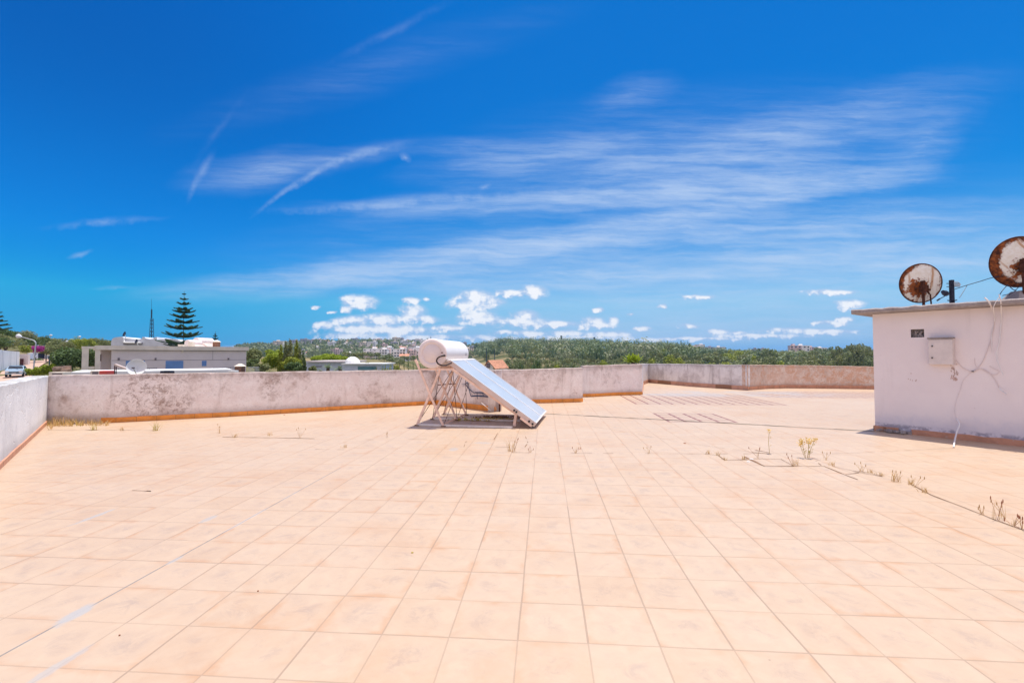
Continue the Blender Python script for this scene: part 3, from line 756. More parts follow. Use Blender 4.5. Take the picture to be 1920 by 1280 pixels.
# collectors
bf = at(1006, 793, 8.42); bb_ = at(1025, 770.5, 10.18); tf = at(844, 674.6, 8.70)
tf = Vector((tf.x, tf.y, tf.z)); tb = bb_ + (tf - bf)
ln = (tf - bf); wd = (bb_ - bf); nrm = ln.cross(wd).normalized()
if nrm.z < 0: nrm = -nrm
th = .085
for k in (0, 1):
    o0 = bf + wd * (.5 * k + (.0008 if k else 0)); o1 = bf + wd * (.5 * (k + 1) - (0 if k else .0008))
    pn = thing('x', (0, 0, 0), None, None); bpy.data.objects.remove(pn)
    mb = MB(); mb.hexa([o0 - nrm * th, o1 - nrm * th, o1 + ln - nrm * th, o0 + ln - nrm * th, o0 - nrm * .006, o1 - nrm * .006, o1 + ln - nrm * .006, o0 + ln - nrm * .006])
    cs = mb.build('collector', M['rail_side'], sh)
    iw = .03; wdn = wd.normalized(); lnn = ln.normalized()
    mb = MB()
    g0 = o0 + wdn * iw + lnn * iw; g1 = o1 - wdn * iw + lnn * iw; g2 = o1 + ln - wdn * iw - lnn * iw; g3 = o0 + ln + wdn * iw - lnn * iw
    mb.quad(g0 - nrm * .003, g1 - nrm * .003, g2 - nrm * .003, g3 - nrm * .003); mb.build('glass', M['glass'], cs)
    mb = MB()
    for a, b in ((o0, o1), (o0 + ln, o1 + ln)):
        s_ = lnn * (iw / 2) * (1 if a == o0 else -1); mb.beam(a + s_ - nrm * .003, b + s_ - nrm * .003, iw, .012, up=nrm)
    for a, b in ((o0, o0 + ln), (o1, o1 + ln)):
        s_ = wdn * (iw / 2) * (1 if a == o0 else -1); mb.beam(a + s_ + lnn * .03 - nrm * .003, b + s_ - lnn * .03 - nrm * .003, iw, .013, up=nrm)
    mb.build('edge_frame', M['alu'], cs)
# header pipe bits at lower front edge and top
mb = MB(); mb.tube([tf + lnn * .03 - nrm * .03 - wdn * .03, tf + lnn * .03 - nrm * .03 + wdn * (wd.length + .02)], .022, 10); mb.build('header_pipe', M['framelit'], sh)
for k_, q in enumerate((bf + lnn * .05, bf + lnn * .13, bf + lnn * .42, bf + lnn * .47)):
    mb = MB(); mb.lathe(q - nrm * .05 - wdn * .012, wdn, [(.018, 0), (.018, -.03), (.001, -.03)], 10); mb.build('pipe_stub', M['black'], sh)
mb = MB(); mb.beam(bf + lnn * .04 - nrm * (th + .01) - wdn * .02, bf + lnn * .30 - nrm * (th + .01) - wdn * .02, .04, .012, up=wdn); mb.build('stop_bar', M['frame'], sh)
# stand
f0 = fl(781.7, 797.7); f2 = fl(833.4, 777)
feet = [f0, fl(811, 786.2), fl(832, 777.2)]
W_ = .535
def bar(a, b, w=.042, h=.03, name='bar', m='frame'):
    mb = MB(); mb.beam(a, b, w, h, up=axd); return mb.build(name, M[m], sh)
tops = []
for i, ft in enumerate(feet):
    r_ = ft + side * W_ + Vector((0, 0, 0)); L0 = ft + side * (-.03) + Vector((0, 0, 1.27)); T1 = ft + side * .46 + Vector((0, 0, 1.085)); node = ft + side * .71 + Vector((0, 0, 1.08))
    bar(r_ + Vector((0, 0, .01)) - axd * .018, L0 - axd * .018, .04, .02, 'leg', 'frame')
    bar(ft + Vector((0, 0, .01)) + axd * .012, T1 + axd * .012, .045, .03, 'leg', 'frame')
    bar(ft + side * .03 + Vector((0, 0, 1.085)), node, .03, .045, 'top_rail', 'frame')
    e = bf + wdn * ((ft - f0).length * 1.02 + .16) + lnn * .38 - nrm * (th + .03); e2 = e.copy()
    bar(node, e, .045, .04, 'collector_rail', 'frame')
    g = Vector((e.x - .06, e.y, .02))
    bar(Vector((e.x - .03, e.y, e.z + .02)), g, .05, .10, 'foot_plate', 'frame')
    bar(ft + Vector((0, 0, .02)) + side * .02, Vector((e.x - .1, (ft + (side * (e.x - .1 - ft.x))).y, .02)), .035, .03, 'base_rail', 'framelit')
    tops.append((ft, r_, T1, node))
def rod(a, b): mb = MB(); mb.tube([a, b], .0055, 6); mb.build('brace', M['rust'], sh)
for i in (0, 1):
    a = tops[i]; b = tops[i + 1]
    rod(a[3], b[1] + Vector((0, 0, .02))); rod(b[3], a[1] + Vector((0, 0, .02))); rod(a[2], b[0] + Vector((0, 0, .02))); rod(b[2], a[0] + Vector((0, 0, .02)))
    bar(a[1] + Vector((0, 0, .04)), b[1] + Vector((0, 0, .04)), .03, .012, 'tie_bar', 'frame'); bar(a[2] + Vector((0, 0, .03)), b[2] + Vector((0, 0, .03)), .03, .012, 'tie_bar', 'frame')
    bar(a[3] + Vector((0, 0, .0)), b[3], .035, .02, 'tie_bar', 'frame')
for i in range(3):
    for q in (tops[i][0], tops[i][1]):
        mb = MB(); mb.box(q + Vector((0, 0, .008)), (.09, .07, .012), 0); mb.build('foot', M['rust'], sh)
a = zz2((545, 228), (930, 200))
mb = MB(); mb.tube([at(a[0][0], a[0][1], 11.2), at(a[1][0], a[1][1], 10.9)], .012, 8)
tag(mb.build('metal_rod', M['rust']), 'brown rusty rod behind the legs of the heater stand', 'rod')
# little white pipe and dark post at the end of the jog wall
mb = MB(); q = fl(936.5, 771.5); mb.beam(q, q + Vector((0, 0, .24)), .035, .03); tag(mb.build('short_post', M['rust']), 'short dark rusty post at the end of the wall under the collector', 'post')
mb = MB(); pts = [onplane(903, 755, jA + jn * .3, jn), onplane(911, 762, jA + jn * .45, jn), fl(921, 770.5, .02)]; mb.tube(catmull([Vector(p) for p in pts]), .006, 6)
tag(mb.build('white_wire', M['whitecable']), 'thin white wire curling down in front of the orange skirting under the collector', 'wire')
# dirt and leaf litter heap under the collector
def scatter_leaves(name, c, sx, sy, n, size, m, hz=.02, rot=0):
    t = rng.normal(size=(n, 2)) * .5; ca, sa = math.cos(rot), math.sin(rot)
    X = t[:, 0] * sx; Y = t[:, 1] * sy
    P3 = np.stack([c[0] + X * ca - Y * sa, c[1] + X * sa + Y * ca, rng.random(n) * hz + .006], 1)
    return leafmesh(name, P3, None, size, m)
def leafmesh(name, P3, Nr, size, m, up=0.0, aspect=1.0):
    n = len(P3); a = rng.normal(size=(n, 3))
    if Nr is not None: a = a * .7 + Nr * 1.1
    a[:, 2] += up; a /= np.linalg.norm(a, axis=1)[:, None] + 1e-9
    t = rng.normal(size=(n, 3)); x = np.cross(a, t); x /= np.linalg.norm(x, axis=1)[:, None] + 1e-9; y = np.cross(a, x)
    s_ = (size * (.6 + .8 * rng.random(n)))[:, None] * .5
    v = np.empty((n, 4, 3)); v[:, 0] = P3 - x * s_ - y * s_ * aspect * .5; v[:, 1] = P3 + x * s_ * .6 - y * s_ * aspect; v[:, 2] = P3 + x * s_ + y * s_ * aspect * .6; v[:, 3] = P3 - x * s_ * .5 + y * s_ * aspect
    return mesh_np(name, v.reshape(-1, 3), n, m)
def objm(name, me, loc=(0, 0, 0), parent=None):
    o = bpy.data.objects.new(name, me); col.objects.link(o); o.location = loc
    if parent: o.parent = parent
    return o
q = fl(918, 788)
tag(objm('leaf_litter', scatter_leaves('leaf_litter', (q.x, q.y), .75, .10, 420, .03, M['f_dryolive'], .04)), 'dry leaf litter and soil gathered in the shade under the collector', 'litter', kind='stuff')
q = fl(935, 783)
tag(objm('leaf_litter', scatter_leaves('leaf_litter', (q.x, q.y), .5, .12, 260, .03, M['gap'], .03)), 'dark soil heap further back in the shade under the collector', 'litter', kind='stuff')

# ------------------------------------------------------------------ rooftop hut
C0 = fl(1641, 806.5); C1 = fl(1920, 837); dw = (C1 - C0).normalized(); hn = Vector((dw.y, -dw.x, 0))
if hn.y > 0: hn = -hn
ZS = 2.075
hut = thing('rooftop_hut', (C0.x, C0.y, 0), 'pinkish white rooftop hut with a thin concrete slab roof at the right edge', 'hut')
Lh = 5.2; Dp = 3.2
def hp_(s_, z_, off=0.0): return C0 + dw * s_ + hn * off + Vector((0, 0, z_))
def s_of(px, py): p = onplane(px, py, C0, hn); return (p - C0).dot(dw), p.z
va, vb = s_of(1707.5, 617.5), s_of(1733, 632)
vs0, vz1 = va; vs1, vz0 = vb
mb = MB()
ss = [0, vs0, vs1, Lh]; zs = [-.05, vz0, vz1, ZS + .02]
for i in range(3):
    for j in range(3):
        if i == 1 and j == 1: continue
        mb.quad(hp_(ss[i], zs[j]), hp_(ss[i + 1], zs[j]), hp_(ss[i + 1], zs[j + 1]), hp_(ss[i], zs[j + 1]))
mb.quad(hp_(0, -.05, -Dp), hp_(0, -.05), hp_(0, ZS + .02), hp_(0, ZS + .02, -Dp)); mb.quad(hp_(Lh, -.05), hp_(Lh, -.05, -Dp), hp_(Lh, ZS + .02, -Dp), hp_(Lh, ZS + .02))
mb.quad(hp_(Lh, -.05, -Dp), hp_(0, -.05, -Dp), hp_(0, ZS + .02, -Dp), hp_(Lh, ZS + .02, -Dp))
mb.build('wall_body', M['hut'], hut)
mb = MB(); d_ = -.09
mb.quad(hp_(vs0, vz0, d_), hp_(vs1, vz0, d_), hp_(vs1, vz1, d_), hp_(vs0, vz1, d_))
mb.quad(hp_(vs0, vz0), hp_(vs1, vz0), hp_(vs1, vz0, d_), hp_(vs0, vz0, d_)); mb.quad(hp_(vs0, vz1, d_), hp_(vs1, vz1, d_), hp_(vs1, vz1), hp_(vs0, vz1))
mb.quad(hp_(vs0, vz0), hp_(vs0, vz0, d_), hp_(vs0, vz1, d_), hp_(vs0, vz1)); mb.quad(hp_(vs1, vz0, d_), hp_(vs1, vz0), hp_(vs1, vz1), hp_(vs1, vz1, d_))
vn = mb.build('vent_recess', M['conc'], hut)
mb = MB()
for (a0, b0, a1, b1, r_) in [(.1, .1, .45, .7, .012), (.35, .05, .3, .8, .01), (.5, .1, .8, .75, .014), (.7, .1, .62, .6, .01), (.85, .05, .6, .5, .012), (.2, .5, .5, .2, .01)]:
    f_ = lambda a_, b_: hp_(vs0 + (vs1 - vs0) * a_, vz0 + (vz1 - vz0) * b_, -.05)
    mb.tube([f_(a0, b0), f_(a1, b1)], r_, 5)
mb.build('rubble', M['conc'], vn)
# slab
o1_, o2_ = .235, .25
mb = MB(); n = 64; top = []; k0 = 0
for i in range(n + 1):
    s_ = -o2_ + (Lh + o2_ * 2) * i / n; jz = random.uniform(-.012, .010); jo = random.uniform(-.014, .014)
    ztp = 2.185 + .02 * s_ / Lh
    mb.v += [hp_(s_, ZS + .025, -Dp - .2), hp_(s_, ZS + .025, o1_ - .015 + jo), hp_(s_, ZS + .05, o1_ + jo), hp_(s_, ztp - .02 + jz, o1_ + jo), hp_(s_, ztp + jz, o1_ - .03 + jo), hp_(s_, ztp, -Dp - .2)]
for i in range(n):
    for j in range(6):
        a = i * 6 + j; b = i * 6 + (j + 1) % 6; mb.f.append((a, b, b + 6, a + 6)); mb.mi.append(0)
mb.f.append((5, 4, 3, 2, 1, 0)); mb.f.append(tuple(n * 6 + j for j in range(6))); mb.mi += [0, 0]
mb.build('roof_slab', M['conc'], hut)
mb = MB(); n = 30; t = .02
for i in range(n + 1):
    s_ = -.01 + (Lh + .01) * i / n; h = .085 + random.uniform(-.008, .008)
    mb.v += [hp_(s_, 0, t), hp_(s_, h, t), hp_(s_, h + .006, -.004)]
for i in range(n):
    if i in (2,): continue
    for j in range(2):
        a = i * 3 + j; mb.f.append((a, a + 3, a + 4, a + 1)); mb.mi.append(0)
mb.f.append((0, 1, 2)); mb.mi.append(0)
mb.build('skirting', M['skirt_dull'], hut)
mb = MB(); mb.quad(hp_(0, 0, -Dp), hp_(-.02, 0, 0.02), hp_(-.02, .085, 0.02), hp_(-.02, .085, -Dp)); mb.build('skirting', M['skirt_dull'], hut)
# electrical box
ea, eb = s_of(1743, 635), s_of(1791.5, 684)
eb_ = thing('electrical_box', hp_((ea[0] + eb[0]) / 2, eb[1], .06), 'pale grey metal electrical box with two black locks on the hut wall', 'electrical box')
sc_, zc_ = (ea[0] + eb[0]) / 2, (ea[1] + eb[1]) / 2; w_, h_ = abs(eb[0] - ea[0]), abs(ea[1] - eb[1])
def hbox(mb, s0, s1, z0, z1, d0, d1): return mb.hexa([hp_(s0, z0, d0), hp_(s1, z0, d0), hp_(s1, z0, d1), hp_(s0, z0, d1), hp_(s0, z1, d0), hp_(s1, z1, d0), hp_(s1, z1, d1), hp_(s0, z1, d1)])
mb = MB(); hbox(mb, ea[0], eb[0], eb[1], ea[1], .001, .10); bevel(mb.build('housing', M['ebox'], eb_), .004)
mb = MB(); hbox(mb, ea[0] + .006, eb[0] - .006, eb[1] + .006, ea[1] - .02, .1005, .118); dr = mb.build('door', M['ebox'], eb_); bevel(dr, .004)
mb = MB(); hbox(mb, ea[0] - .006, eb[0] + .006, ea[1] - .002, ea[1] + .014, .001, .135); mb.build('rain_hood', M['conc'], eb_)
for py in (649, 670.5):
    s_, z_ = s_of(1749.3, py); mb = MB(); mb.lathe(hp_(s_ + .015, z_, .118), hn, [(.011, 0), (.011, .014), (.001, .014)], 12); mb.build('lock', M['black'], dr)
# rust run under the box and small knocks (real chips, slightly proud)
mb = MB()
for k in range(34):
    px = random.gauss(1790, 3.2) - (k % 5 == 0) * 5; py = random.uniform(688, 713); q = onplane(px, py, C0 + hn * (.002 + k * .00008), hn); r_ = random.uniform(.003, .011)
    pts = [q + dw * math.cos(a_) * r_ * random.uniform(.5, 1.1) + Vector((0, 0, math.sin(a_) * r_ * random.uniform(.8, 3.2))) for a_ in [i * math.pi / 6 for i in range(12)]]
    mb.poly(pts)
for (px, py) in [(1708, 700), (1703, 710), (1707, 711.5), (1711, 713), (1717, 714), (1718, 712), (1783, 685), (1794, 683)]:
    q = onplane(px, py, C0 + hn * .003, hn); r_ = .009; mb.poly([q + dw * math.cos(a_) * r_ * random.uniform(.5, 1.3) + Vector((0, 0, math.sin(a_) * r_)) for a_ in [i * math.pi / 3 for i in range(6)]])
tag(mb.build('plaster_chips', simple('chipped_plaster', (.52, .37, .32), .3, 30, .95), hut), kind='stuff')
# cables on the hut wall
def zz8(*pts): return [(1580 + x / 3.047, 430 + y / 3.047) for x, y in pts]
def cable(pts, r_, m, label, off=.012, offs=None):
    q = [onplane(x, y, C0 + hn * (offs[i] if offs else off), hn) for i, (x, y) in enumerate(pts)]
    mb = MB(); mb.tube(catmull(q, 5), r_, 6); o = mb.build('cable', M[m]); autosmooth(o, 80)
    return tag(o, label, 'cable', 'cables on the hut wall')
cable(zz8((812, 390), (845, 430), (862, 475), (866, 540), (850, 620), (822, 700), (790, 770), (745, 812)), .0045, 'greycable', 'cable dropping from the slab edge and curving left to the knot on the hut wall', offs=[.27, .26, .05, .014, .012, .012, .012, .012])
cable(zz8((812, 390), (838, 418), (858, 462)), .011, 'whitecable', 'short bright white cable end hooked over the slab edge', offs=[.28, .27, .08])
cable(zz8((893, 372), (903, 410), (906, 480), (903, 560), (895, 640), (880, 700), (885, 750), (905, 800), (920, 832)), .0075, 'whitecable', 'long white cable hanging in a loose curve at the right of the hut wall', offs=[.28, .27, .06, .02, .03, .04, .05, .06, .07])
cable(zz8((893, 388), (862, 445), (868, 520), (850, 600), (855, 700)), .005, 'whitecable', 'thin white cable branching left from the slab edge', offs=[.27, .26, .02, .015, .012])
cable(zz8((648, 745), (680, 785), (720, 806), (745, 812), (790, 795), (830, 812), (870, 855), (895, 905)), .0045, 'greycable', 'grey cable running from the electrical box past the knot to the right')
cable(zz8((895, 905), (915, 925), (938, 938)), .010, 'whitecable', 'bright white cable tip at the lower right of the hut wall', offs=[.03, .05, .08])
cable(zz8((838, 780), (865, 795), (895, 812), (860, 830), (800, 800)), .0035, 'greycable', 'short looped cable beside the long white cable')
cable(zz8((755, 735), (756, 770), (770, 790)), .003, 'greycable', 'tiny cable tail above the knot')
cable(zz8((735, 815), (690, 860), (670, 920), (648, 980), (640, 1040), (652, 1085)), .0022, 'greycable', 'thin faint cable going down the wall below the knot')
mb = MB(); q = onplane(1824, 696, C0 + hn * .02, hn); mb.box(q, (.035, .02, .014), .5); tag(mb.build('cable_knot', M['black']), 'small black cable clamp in the middle of the hut wall', 'clamp')
p1 = onplane(1794, 786, C0 + hn * .02, hn); p2 = onplane(1799, 795, C0 + hn * .10, hn); p3 = onplane(1794, 810, C0 + hn * .2, hn); p4 = onplane(1791, 822, C0 + hn * .3, hn); p5 = fl(1788, 838, .012)
mb = MB(); mb.tube(catmull([p1, p2, p3, p4, p5], 6), .011, 8); tag(autosmooth(mb.build('cable', M['whitecable']), 80), 'thick white cable drooping from the hut wall foot onto the tiles', 'cable', 'cables on the hut wall')
# rubble lumps at hut corner
mb = MB()
for k in range(14):
    q = hp_(random.uniform(.02, .5), .02, random.uniform(.03, .12)); mb.box(q + Vector((0, 0, random.uniform(0, .02))), (random.uniform(.03, .09), random.uniform(.03, .06), random.uniform(.02, .05)), random.uniform(0, 3))
tag(mb.build('broken_plaster', M['conc']), 'broken skirting rubble lying at the foot of the hut corner', 'rubble', kind='stuff')

# ------------------------------------------------------------------ dishes on the hut
def dish(px, py, Y, Rr, face, label, seed):
    c = at(px, py, Y); fv = Vector(face).normalized()
    root = thing('satellite_dish', (c.x, c.y, 2.19), label, 'satellite dish', 'rusty satellite dishes on the hut')
    me = bpy.data.meshes.new('reflector'); vs = []; fs = []; seg = 48; rings = 10; dep = Rr * .22
    for i in range(rings + 1):
        r_ = Rr * i / rings
        for j in range(seg):
            a_ = 2 * math.pi * j / seg; vs.append((r_ * math.cos(a_) * .97, -dep * (1 - (i / rings) ** 2), r_ * math.sin(a_)))
    nI = len(vs)
    vs += [(x, y_ + .006, z_) for x, y_, z_ in vs]
    for i in range(rings):
        for j in range(seg):
            a_ = i * seg + j; b_ = i * seg + (j + 1) % seg
            fs.append((a_, b_, b_ + seg, a_ + seg)); fs.append((nI + a_ + seg, nI + b_ + seg, nI + b_, nI + a_))
    me.from_pydata(vs, [], fs); me.materials.append(M['rustdish']); me.polygons.foreach_set('use_smooth', [True] * len(me.polygons))
    o = bpy.data.objects.new('reflector', me); col.objects.link(o); o.parent = root; o.location = c - Vector(root['_o'])
    # local +Y is the facing (concave) side
    rot = fv.to_track_quat('Y', 'Z'); o.rotation_euler = (rot @ Matrix.Rotation(seed, 4, 'Y').to_quaternion()).to_euler()
    q_ = rot
    def L(x, y, z): return c + q_ @ Vector((x, y, z))
    mb = MB(); mb.tube([L(Rr * math.cos(a_) * .97, 0, Rr * math.sin(a_)) for a_ in [2 * math.pi * i / 40 for i in range(41)]], .011, 6, cap=False)
    mb.build('rim', M['rust'], root, True)
    mb = MB(); mb.box(L(-.02, -dep - .05, -.10), (.10, .08, .12), 0); mb.box(L(.05, -dep - .02, -.12), (.14, .03, .03), .3); mb.box(L(-.03, -dep - .03, -.02), (.04, .06, .12), 0); mb.beam(L(.0, -dep - .02, -.05), L(.12, -dep * .5, -.2), .025)
    mb.beam(L(-.13, -dep - .03, -.09), L(.0, -dep - .05, -.08), .02)
    mb.build('mount_bracket', M['rust'], root)
    pb = L(-.045, -dep - .07, -.10); mb = MB(); mb.tube([(pb.x, pb.y, 2.19), (pb.x, pb.y, pb.z + .03)], .021, 10); mb.build('mast', M['rust'], root)
    pb2 = L(.10, -dep - .02, -.2); mb = MB(); mb.tube([(pb2.x + .02, pb2.y, 2.19), pb2], .012, 8); mb.build('strut', M['rust'], root)
    mb = MB(); tip = L(0, Rr * .75, -Rr * .55); mb.tube([L(0, 0.01, -Rr * .93), tip], .01, 6); mb.build('arm', M['rust'], root)
    mb = MB(); mb.box(tip, (.05, .09, .05), 0); mb.build('receiver', M['darkmetal'], root)
    return root
dish(1726, 531, 8.25, .35, (.17, .97, .10), 'smaller round satellite dish eaten by rust, standing near the left end of the hut roof', .1)
dish(1911, 491, 7.55, .415, (.26, .95, .10), 'larger rusty satellite dish cut off by the right edge of the photo', -.6)
# post with fittings
q = at(1785, 560, 8.0)
po = thing('antenna_post', (q.x, q.y, 2.19), 'short dark post with clamps and a small lamp between the two rusty dishes', 'post')
mb = MB(); mb.beam((q.x, q.y, 2.17), (q.x, q.y, at(1785, 525, 8.0).z), .05, .05); mb.build('pole', M['darkmetal'], po)
mb = MB()
for py in (531.5, 537.5): mb.beam(at(1775, py, 7.96), at(1799, py - .5, 7.96), .008, .012)
mb.build('clamp', M['darkmetal'], po)
mb = MB()
for i in range(7):
    a_ = at(1789 + i * 1.7, 529 + i * .35, 7.95); b_ = at(1790 + i * 1.6, 537.5, 7.95); mb.tube([a_, b_], .005, 5)
mb.tube(catmull([at(1789, 528.5, 7.95), at(1796, 528.8, 7.95), at(1800.5, 533, 7.95), at(1799, 536.5, 7.95)]), .006, 5); mb.build('wire_guard', M['galv'], po)
mb = MB(); mb.beam((q.x, q.y, 2.3), at(1794, 562.5, 7.9), .014); mb.beam((q.x, q.y, 2.3), at(1777, 563, 7.9), .014); mb.build('stay', M['darkmetal'], po)
lb = thing('floodlight', at(1773, 566, 7.9), 'small dark floodlight on a thin bracket left of the antenna post', 'lamp')
mb = MB(); mb.lathe(at(1768, 547, 7.85), (at(1778, 553, 7.95) - at(1768, 547, 7.85)), [(.001, 0), (.03, .0), (.034, .07), (.045, .075), (.045, .13), (.001, .14)], 14); autosmooth(mb.build('lamp_head', M['darkmetal'], lb))
mb = MB(); mb.tube([at(1757, 563, 7.95), at(1768, 557, 7.92), at(1775, 553, 7.92)], .007, 6); mb.build('bracket', M['darkmetal'], lb)
mb = MB(); mb.tube([at(1757, 563.5, 7.95), at(1762, 560, 7.95)], .013, 6); mb.build('base', M['darkmetal'], lb)
def aerial(pts, Ys, r_, label):
    mb = MB(); mb.tube(catmull([at(x, y, Y_) for (x, y), Y_ in zip(pts, Ys)], 5), r_, 5); tag(mb.build('cable', M['darkmetal']), label, 'cable', 'cables on the hut roof')
aerial([(1788, 543), (1812, 535), (1836, 528), (1855, 522), (1873, 518)], [8.0, 7.9, 7.8, 7.7, 7.6], .006, 'dark cable stretched from the antenna post to the large rusty dish')
aerial([(1813, 535.5), (1806, 547), (1799, 558)], [7.9, 7.85, 7.8], .005, 'loose dark cable end hanging from the stretched cable')
aerial([(1889, 534), (1880, 544), (1874, 553)], [7.5, 7.4, 7.4], .006, 'dark cable dropping from the left underside of the large dish')
aerial([(1888, 533), (1900, 543), (1905, 544), (1895, 550), (1880, 554)], [7.5, 7.45, 7.4, 7.4, 7.4], .006, 'dark cable looping under the large dish mount')
aerial([(1912, 536), (1903, 545), (1892, 553)], [7.5, 7.45, 7.4], .005, 'dark cable running down right beside the large dish mast')
mb = MB(); q = at(1914, 549, 7.5); mb.v = []; mb.hexa([q + Vector(v_) for v_ in ((-.22, -.15, -.16), (.3, -.15, -.16), (.3, .2, -.16), (-.2, .2, -.16), (-.08, -.06, .03), (.2, -.06, .04), (.2, .1, .04), (-.06, .1, .03))])
tag(mb.build('mortar_block', M['conc']), 'lump of mortar holding the mast of the larger dish', 'block')

# ================================================================== weeds in the joints
def grass_blades(n, h, spread, lean=.5, w=.004):
    P_ = []
    for i in range(n):
        a = random.uniform(0, 2 * math.pi); r_ = spread * random.random(); b = Vector((math.cos(a) * r_, math.sin(a) * r_, 0)); hh = h * random.uniform(.45, 1.0)
        l = Vector((random.gauss(0, lean), random.gauss(0, lean), 0)) * hh; s_ = Vector((random.uniform(-1, 1), random.uniform(-1, 1), 0)).normalized() * w
        m1 = b + l * .35 + Vector((0, 0, hh * .55)); t = b + l + Vector((0, 0, hh))
        P_.append((b, m1, t, s_))
    return P_
def weed(px, py, hpx, kind, label, cat='weed'):
    g = fl(px, py); h = hpx / F * g.y; root = thing('weed', g, label, cat, 'dry weeds in the tile joints')
    if kind in ('tuft', 'stalk', 'green'):
        n = {'tuft': 17, 'stalk': 6, 'green': 30}[kind]; mb = MB()
        for b, m1, t, s_ in grass_blades(n, h, {'tuft': .045, 'stalk': .03, 'green': .05}[kind], .42 if kind != 'stalk' else .2, .0016 if kind == 'stalk' else .0024):
            mb.quad(g + b - s_, g + b + s_, g + m1 + s_ * .8, g + m1 - s_ * .8); mb.quad(g + m1 - s_ * .8, g + m1 + s_ * .8, g + t + s_ * .2, g + t - s_ * .2)
        mb.build('blades', M['f_dryolive'] if kind == 'green' else M['f_dry'], root)
        if kind == 'stalk':
            mb = MB()
            for k in range(3):
                x = random.gauss(0, .045); y = random.gauss(0, .03); hh = h * random.uniform(.7, 1.0); p0 = g + Vector((x, y, hh)); mb.tube([g, p0], .0013, 4)
                mb.lathe(p0 - Vector((0, 0, .012)), (0, 0, 1), [(.001, 0), (.004, .008), (.0035, .022), (.001, .032)], 6)
            mb.build('seed_heads', M['seed'] if random.random() < .5 else M['f_dry'], root)
    else:
        mb = MB(); P3 = []
        ns = 1 if kind == 'single' else 5
        for k in range(ns):
            x = 0 if ns == 1 else random.gauss(0, .035); y = 0 if ns == 1 else random.gauss(0, .03); hh = h * (1 if k == 0 else random.uniform(.6, 1))
            b0 = g + Vector((x * .4, y * .4, 0)); p0 = g + Vector((x * 1.5, y, hh * .93)); mid = b0.lerp(p0, .5) + Vector((random.gauss(0, .008), 0, 0)); mb.tube([b0, mid, p0], .0028, 5)
            nn = 34 if ns > 1 else 24; rr_ = .034 if ns > 1 else .026
            for j in range(nn):
                a = random.uniform(0, 6.28); r_ = rr_ * math.sqrt(random.random()); P3.append(p0 + Vector((math.cos(a) * r_, math.sin(a) * r_, random.uniform(-.02, .03))))
            for j in range(8 if ns > 1 else 3):
                t_ = random.uniform(.2, .8); q = b0.lerp(p0, t_); mb.quad(q, q + Vector((.02, .004, .01)), q + Vector((.035, .0, .02)), q + Vector((.015, .0, .015)))
        mb.build('stems', M['f_dryolive'], root)
        me = leafmesh('flower_heads', np.array([tuple(p - g) for p in P3]), None, .016, M['f_flower']); objm('flower_heads', me, parent=root)
WD = [(292, 807, 20, 'green', 'yellow-green weed by the skirting left of centre of the long wall'), (176, 806, 16, 'green', 'dry weed in a joint near the left corner'), (228, 807, 9, 'tuft', 'tiny dry tuft between the corner weeds and the yellow-green weed'),
      (412, 812, 16, 'stalk', 'thin dry stalk in the floor left of the dark open joint'), (440, 820, 10, 'tuft', 'small yellowish tuft at the left end of the dark open joint'), (562, 820, 20, 'stalk', 'dry stalk near the right end of the dark open joint'), (506, 816, 8, 'tuft', 'short tuft behind the middle of the dark open joint'),
      (645, 839, 8, 'tuft', 'tiny dark tuft at a tile corner in the middle left of the floor'), (726, 820, 10, 'stalk', 'faint dry stalk left of the heater shadow'),
      (957, 846, 28, 'tuft', 'straggling brown weed in front of the collector foot'), (964, 846, 24, 'stalk', 'upright dry stalk beside the straggling brown weed'), (993, 848, 9, 'stalk', 'small stalk right of the brown weed'), (1078, 849, 12, 'stalk', 'thin stalk on the joint right of the heater'), (1216, 850, 12, 'stalk', 'faint stalk midway along the weed line'),
      (1328, 851, 11, 'tuft', 'short dark tuft left of the lifted tiles'), (1347, 853, 10, 'tuft', 'tuft at the left corner of the lifted tiles'), (1358, 862, 7, 'tuft', 'low tuft at the broken tile corner'), (1396, 861, 9, 'tuft', 'tuft in the dark joint behind the square tile'), (1421, 858, 20, 'stalk', 'reddish dry stalk behind the square tile'),
      (1443, 850, 44, 'single', 'tall single-stemmed weed with a yellow head'), (1513, 858, 36, 'flower', 'bushy weed with several yellow flower heads'), (1486, 873, 20, 'stalk', 'stalks at the right corner of the square tile'), (1492, 872, 17, 'tuft', 'dry blade beside the right corner of the square tile'),
      (1549, 862, 14, 'stalk', 'brown seed stalk right of the yellow flowering weed'), (1561, 873, 11, 'tuft', 'upright tuft at the joint right of the flowering weed'), (1617, 884, 17, 'stalk', 'stalks on the slanting joint, second group from the left'), (1633, 886, 8, 'tuft', 'short dark tuft on the slanting joint'), (1652, 891, 7, 'tuft', 'low brown tuft on the slanting joint'),
      (1677, 902, 25, 'tuft', 'tall orange-brown grass tuft on the slanting joint'), (1684, 903, 20, 'stalk', 'upright stalks just right of the tall orange-brown tuft'), (1708, 908, 16, 'tuft', 'dense tuft before the reddish one on the slanting joint'), (1715, 913, 24, 'stalk', 'pale stalks rising behind the dense tuft'), (1733, 923, 13, 'tuft', 'spreading reddish tuft on the slanting joint'),
      (1841, 963, 14, 'stalk', 'small forked dead weed near the right edge'), (1870, 974, 44, 'stalk', 'tall seed stalks near the right edge'), (1885, 972, 30, 'stalk', 'thin stalks just right of the tall seed stalks'), (1902, 986, 20, 'stalk', 'single thin stalk near the right edge'), (1916, 992, 20, 'stalk', 'stalk cut by the right edge of the photo')]
for a in WD: weed(*a)
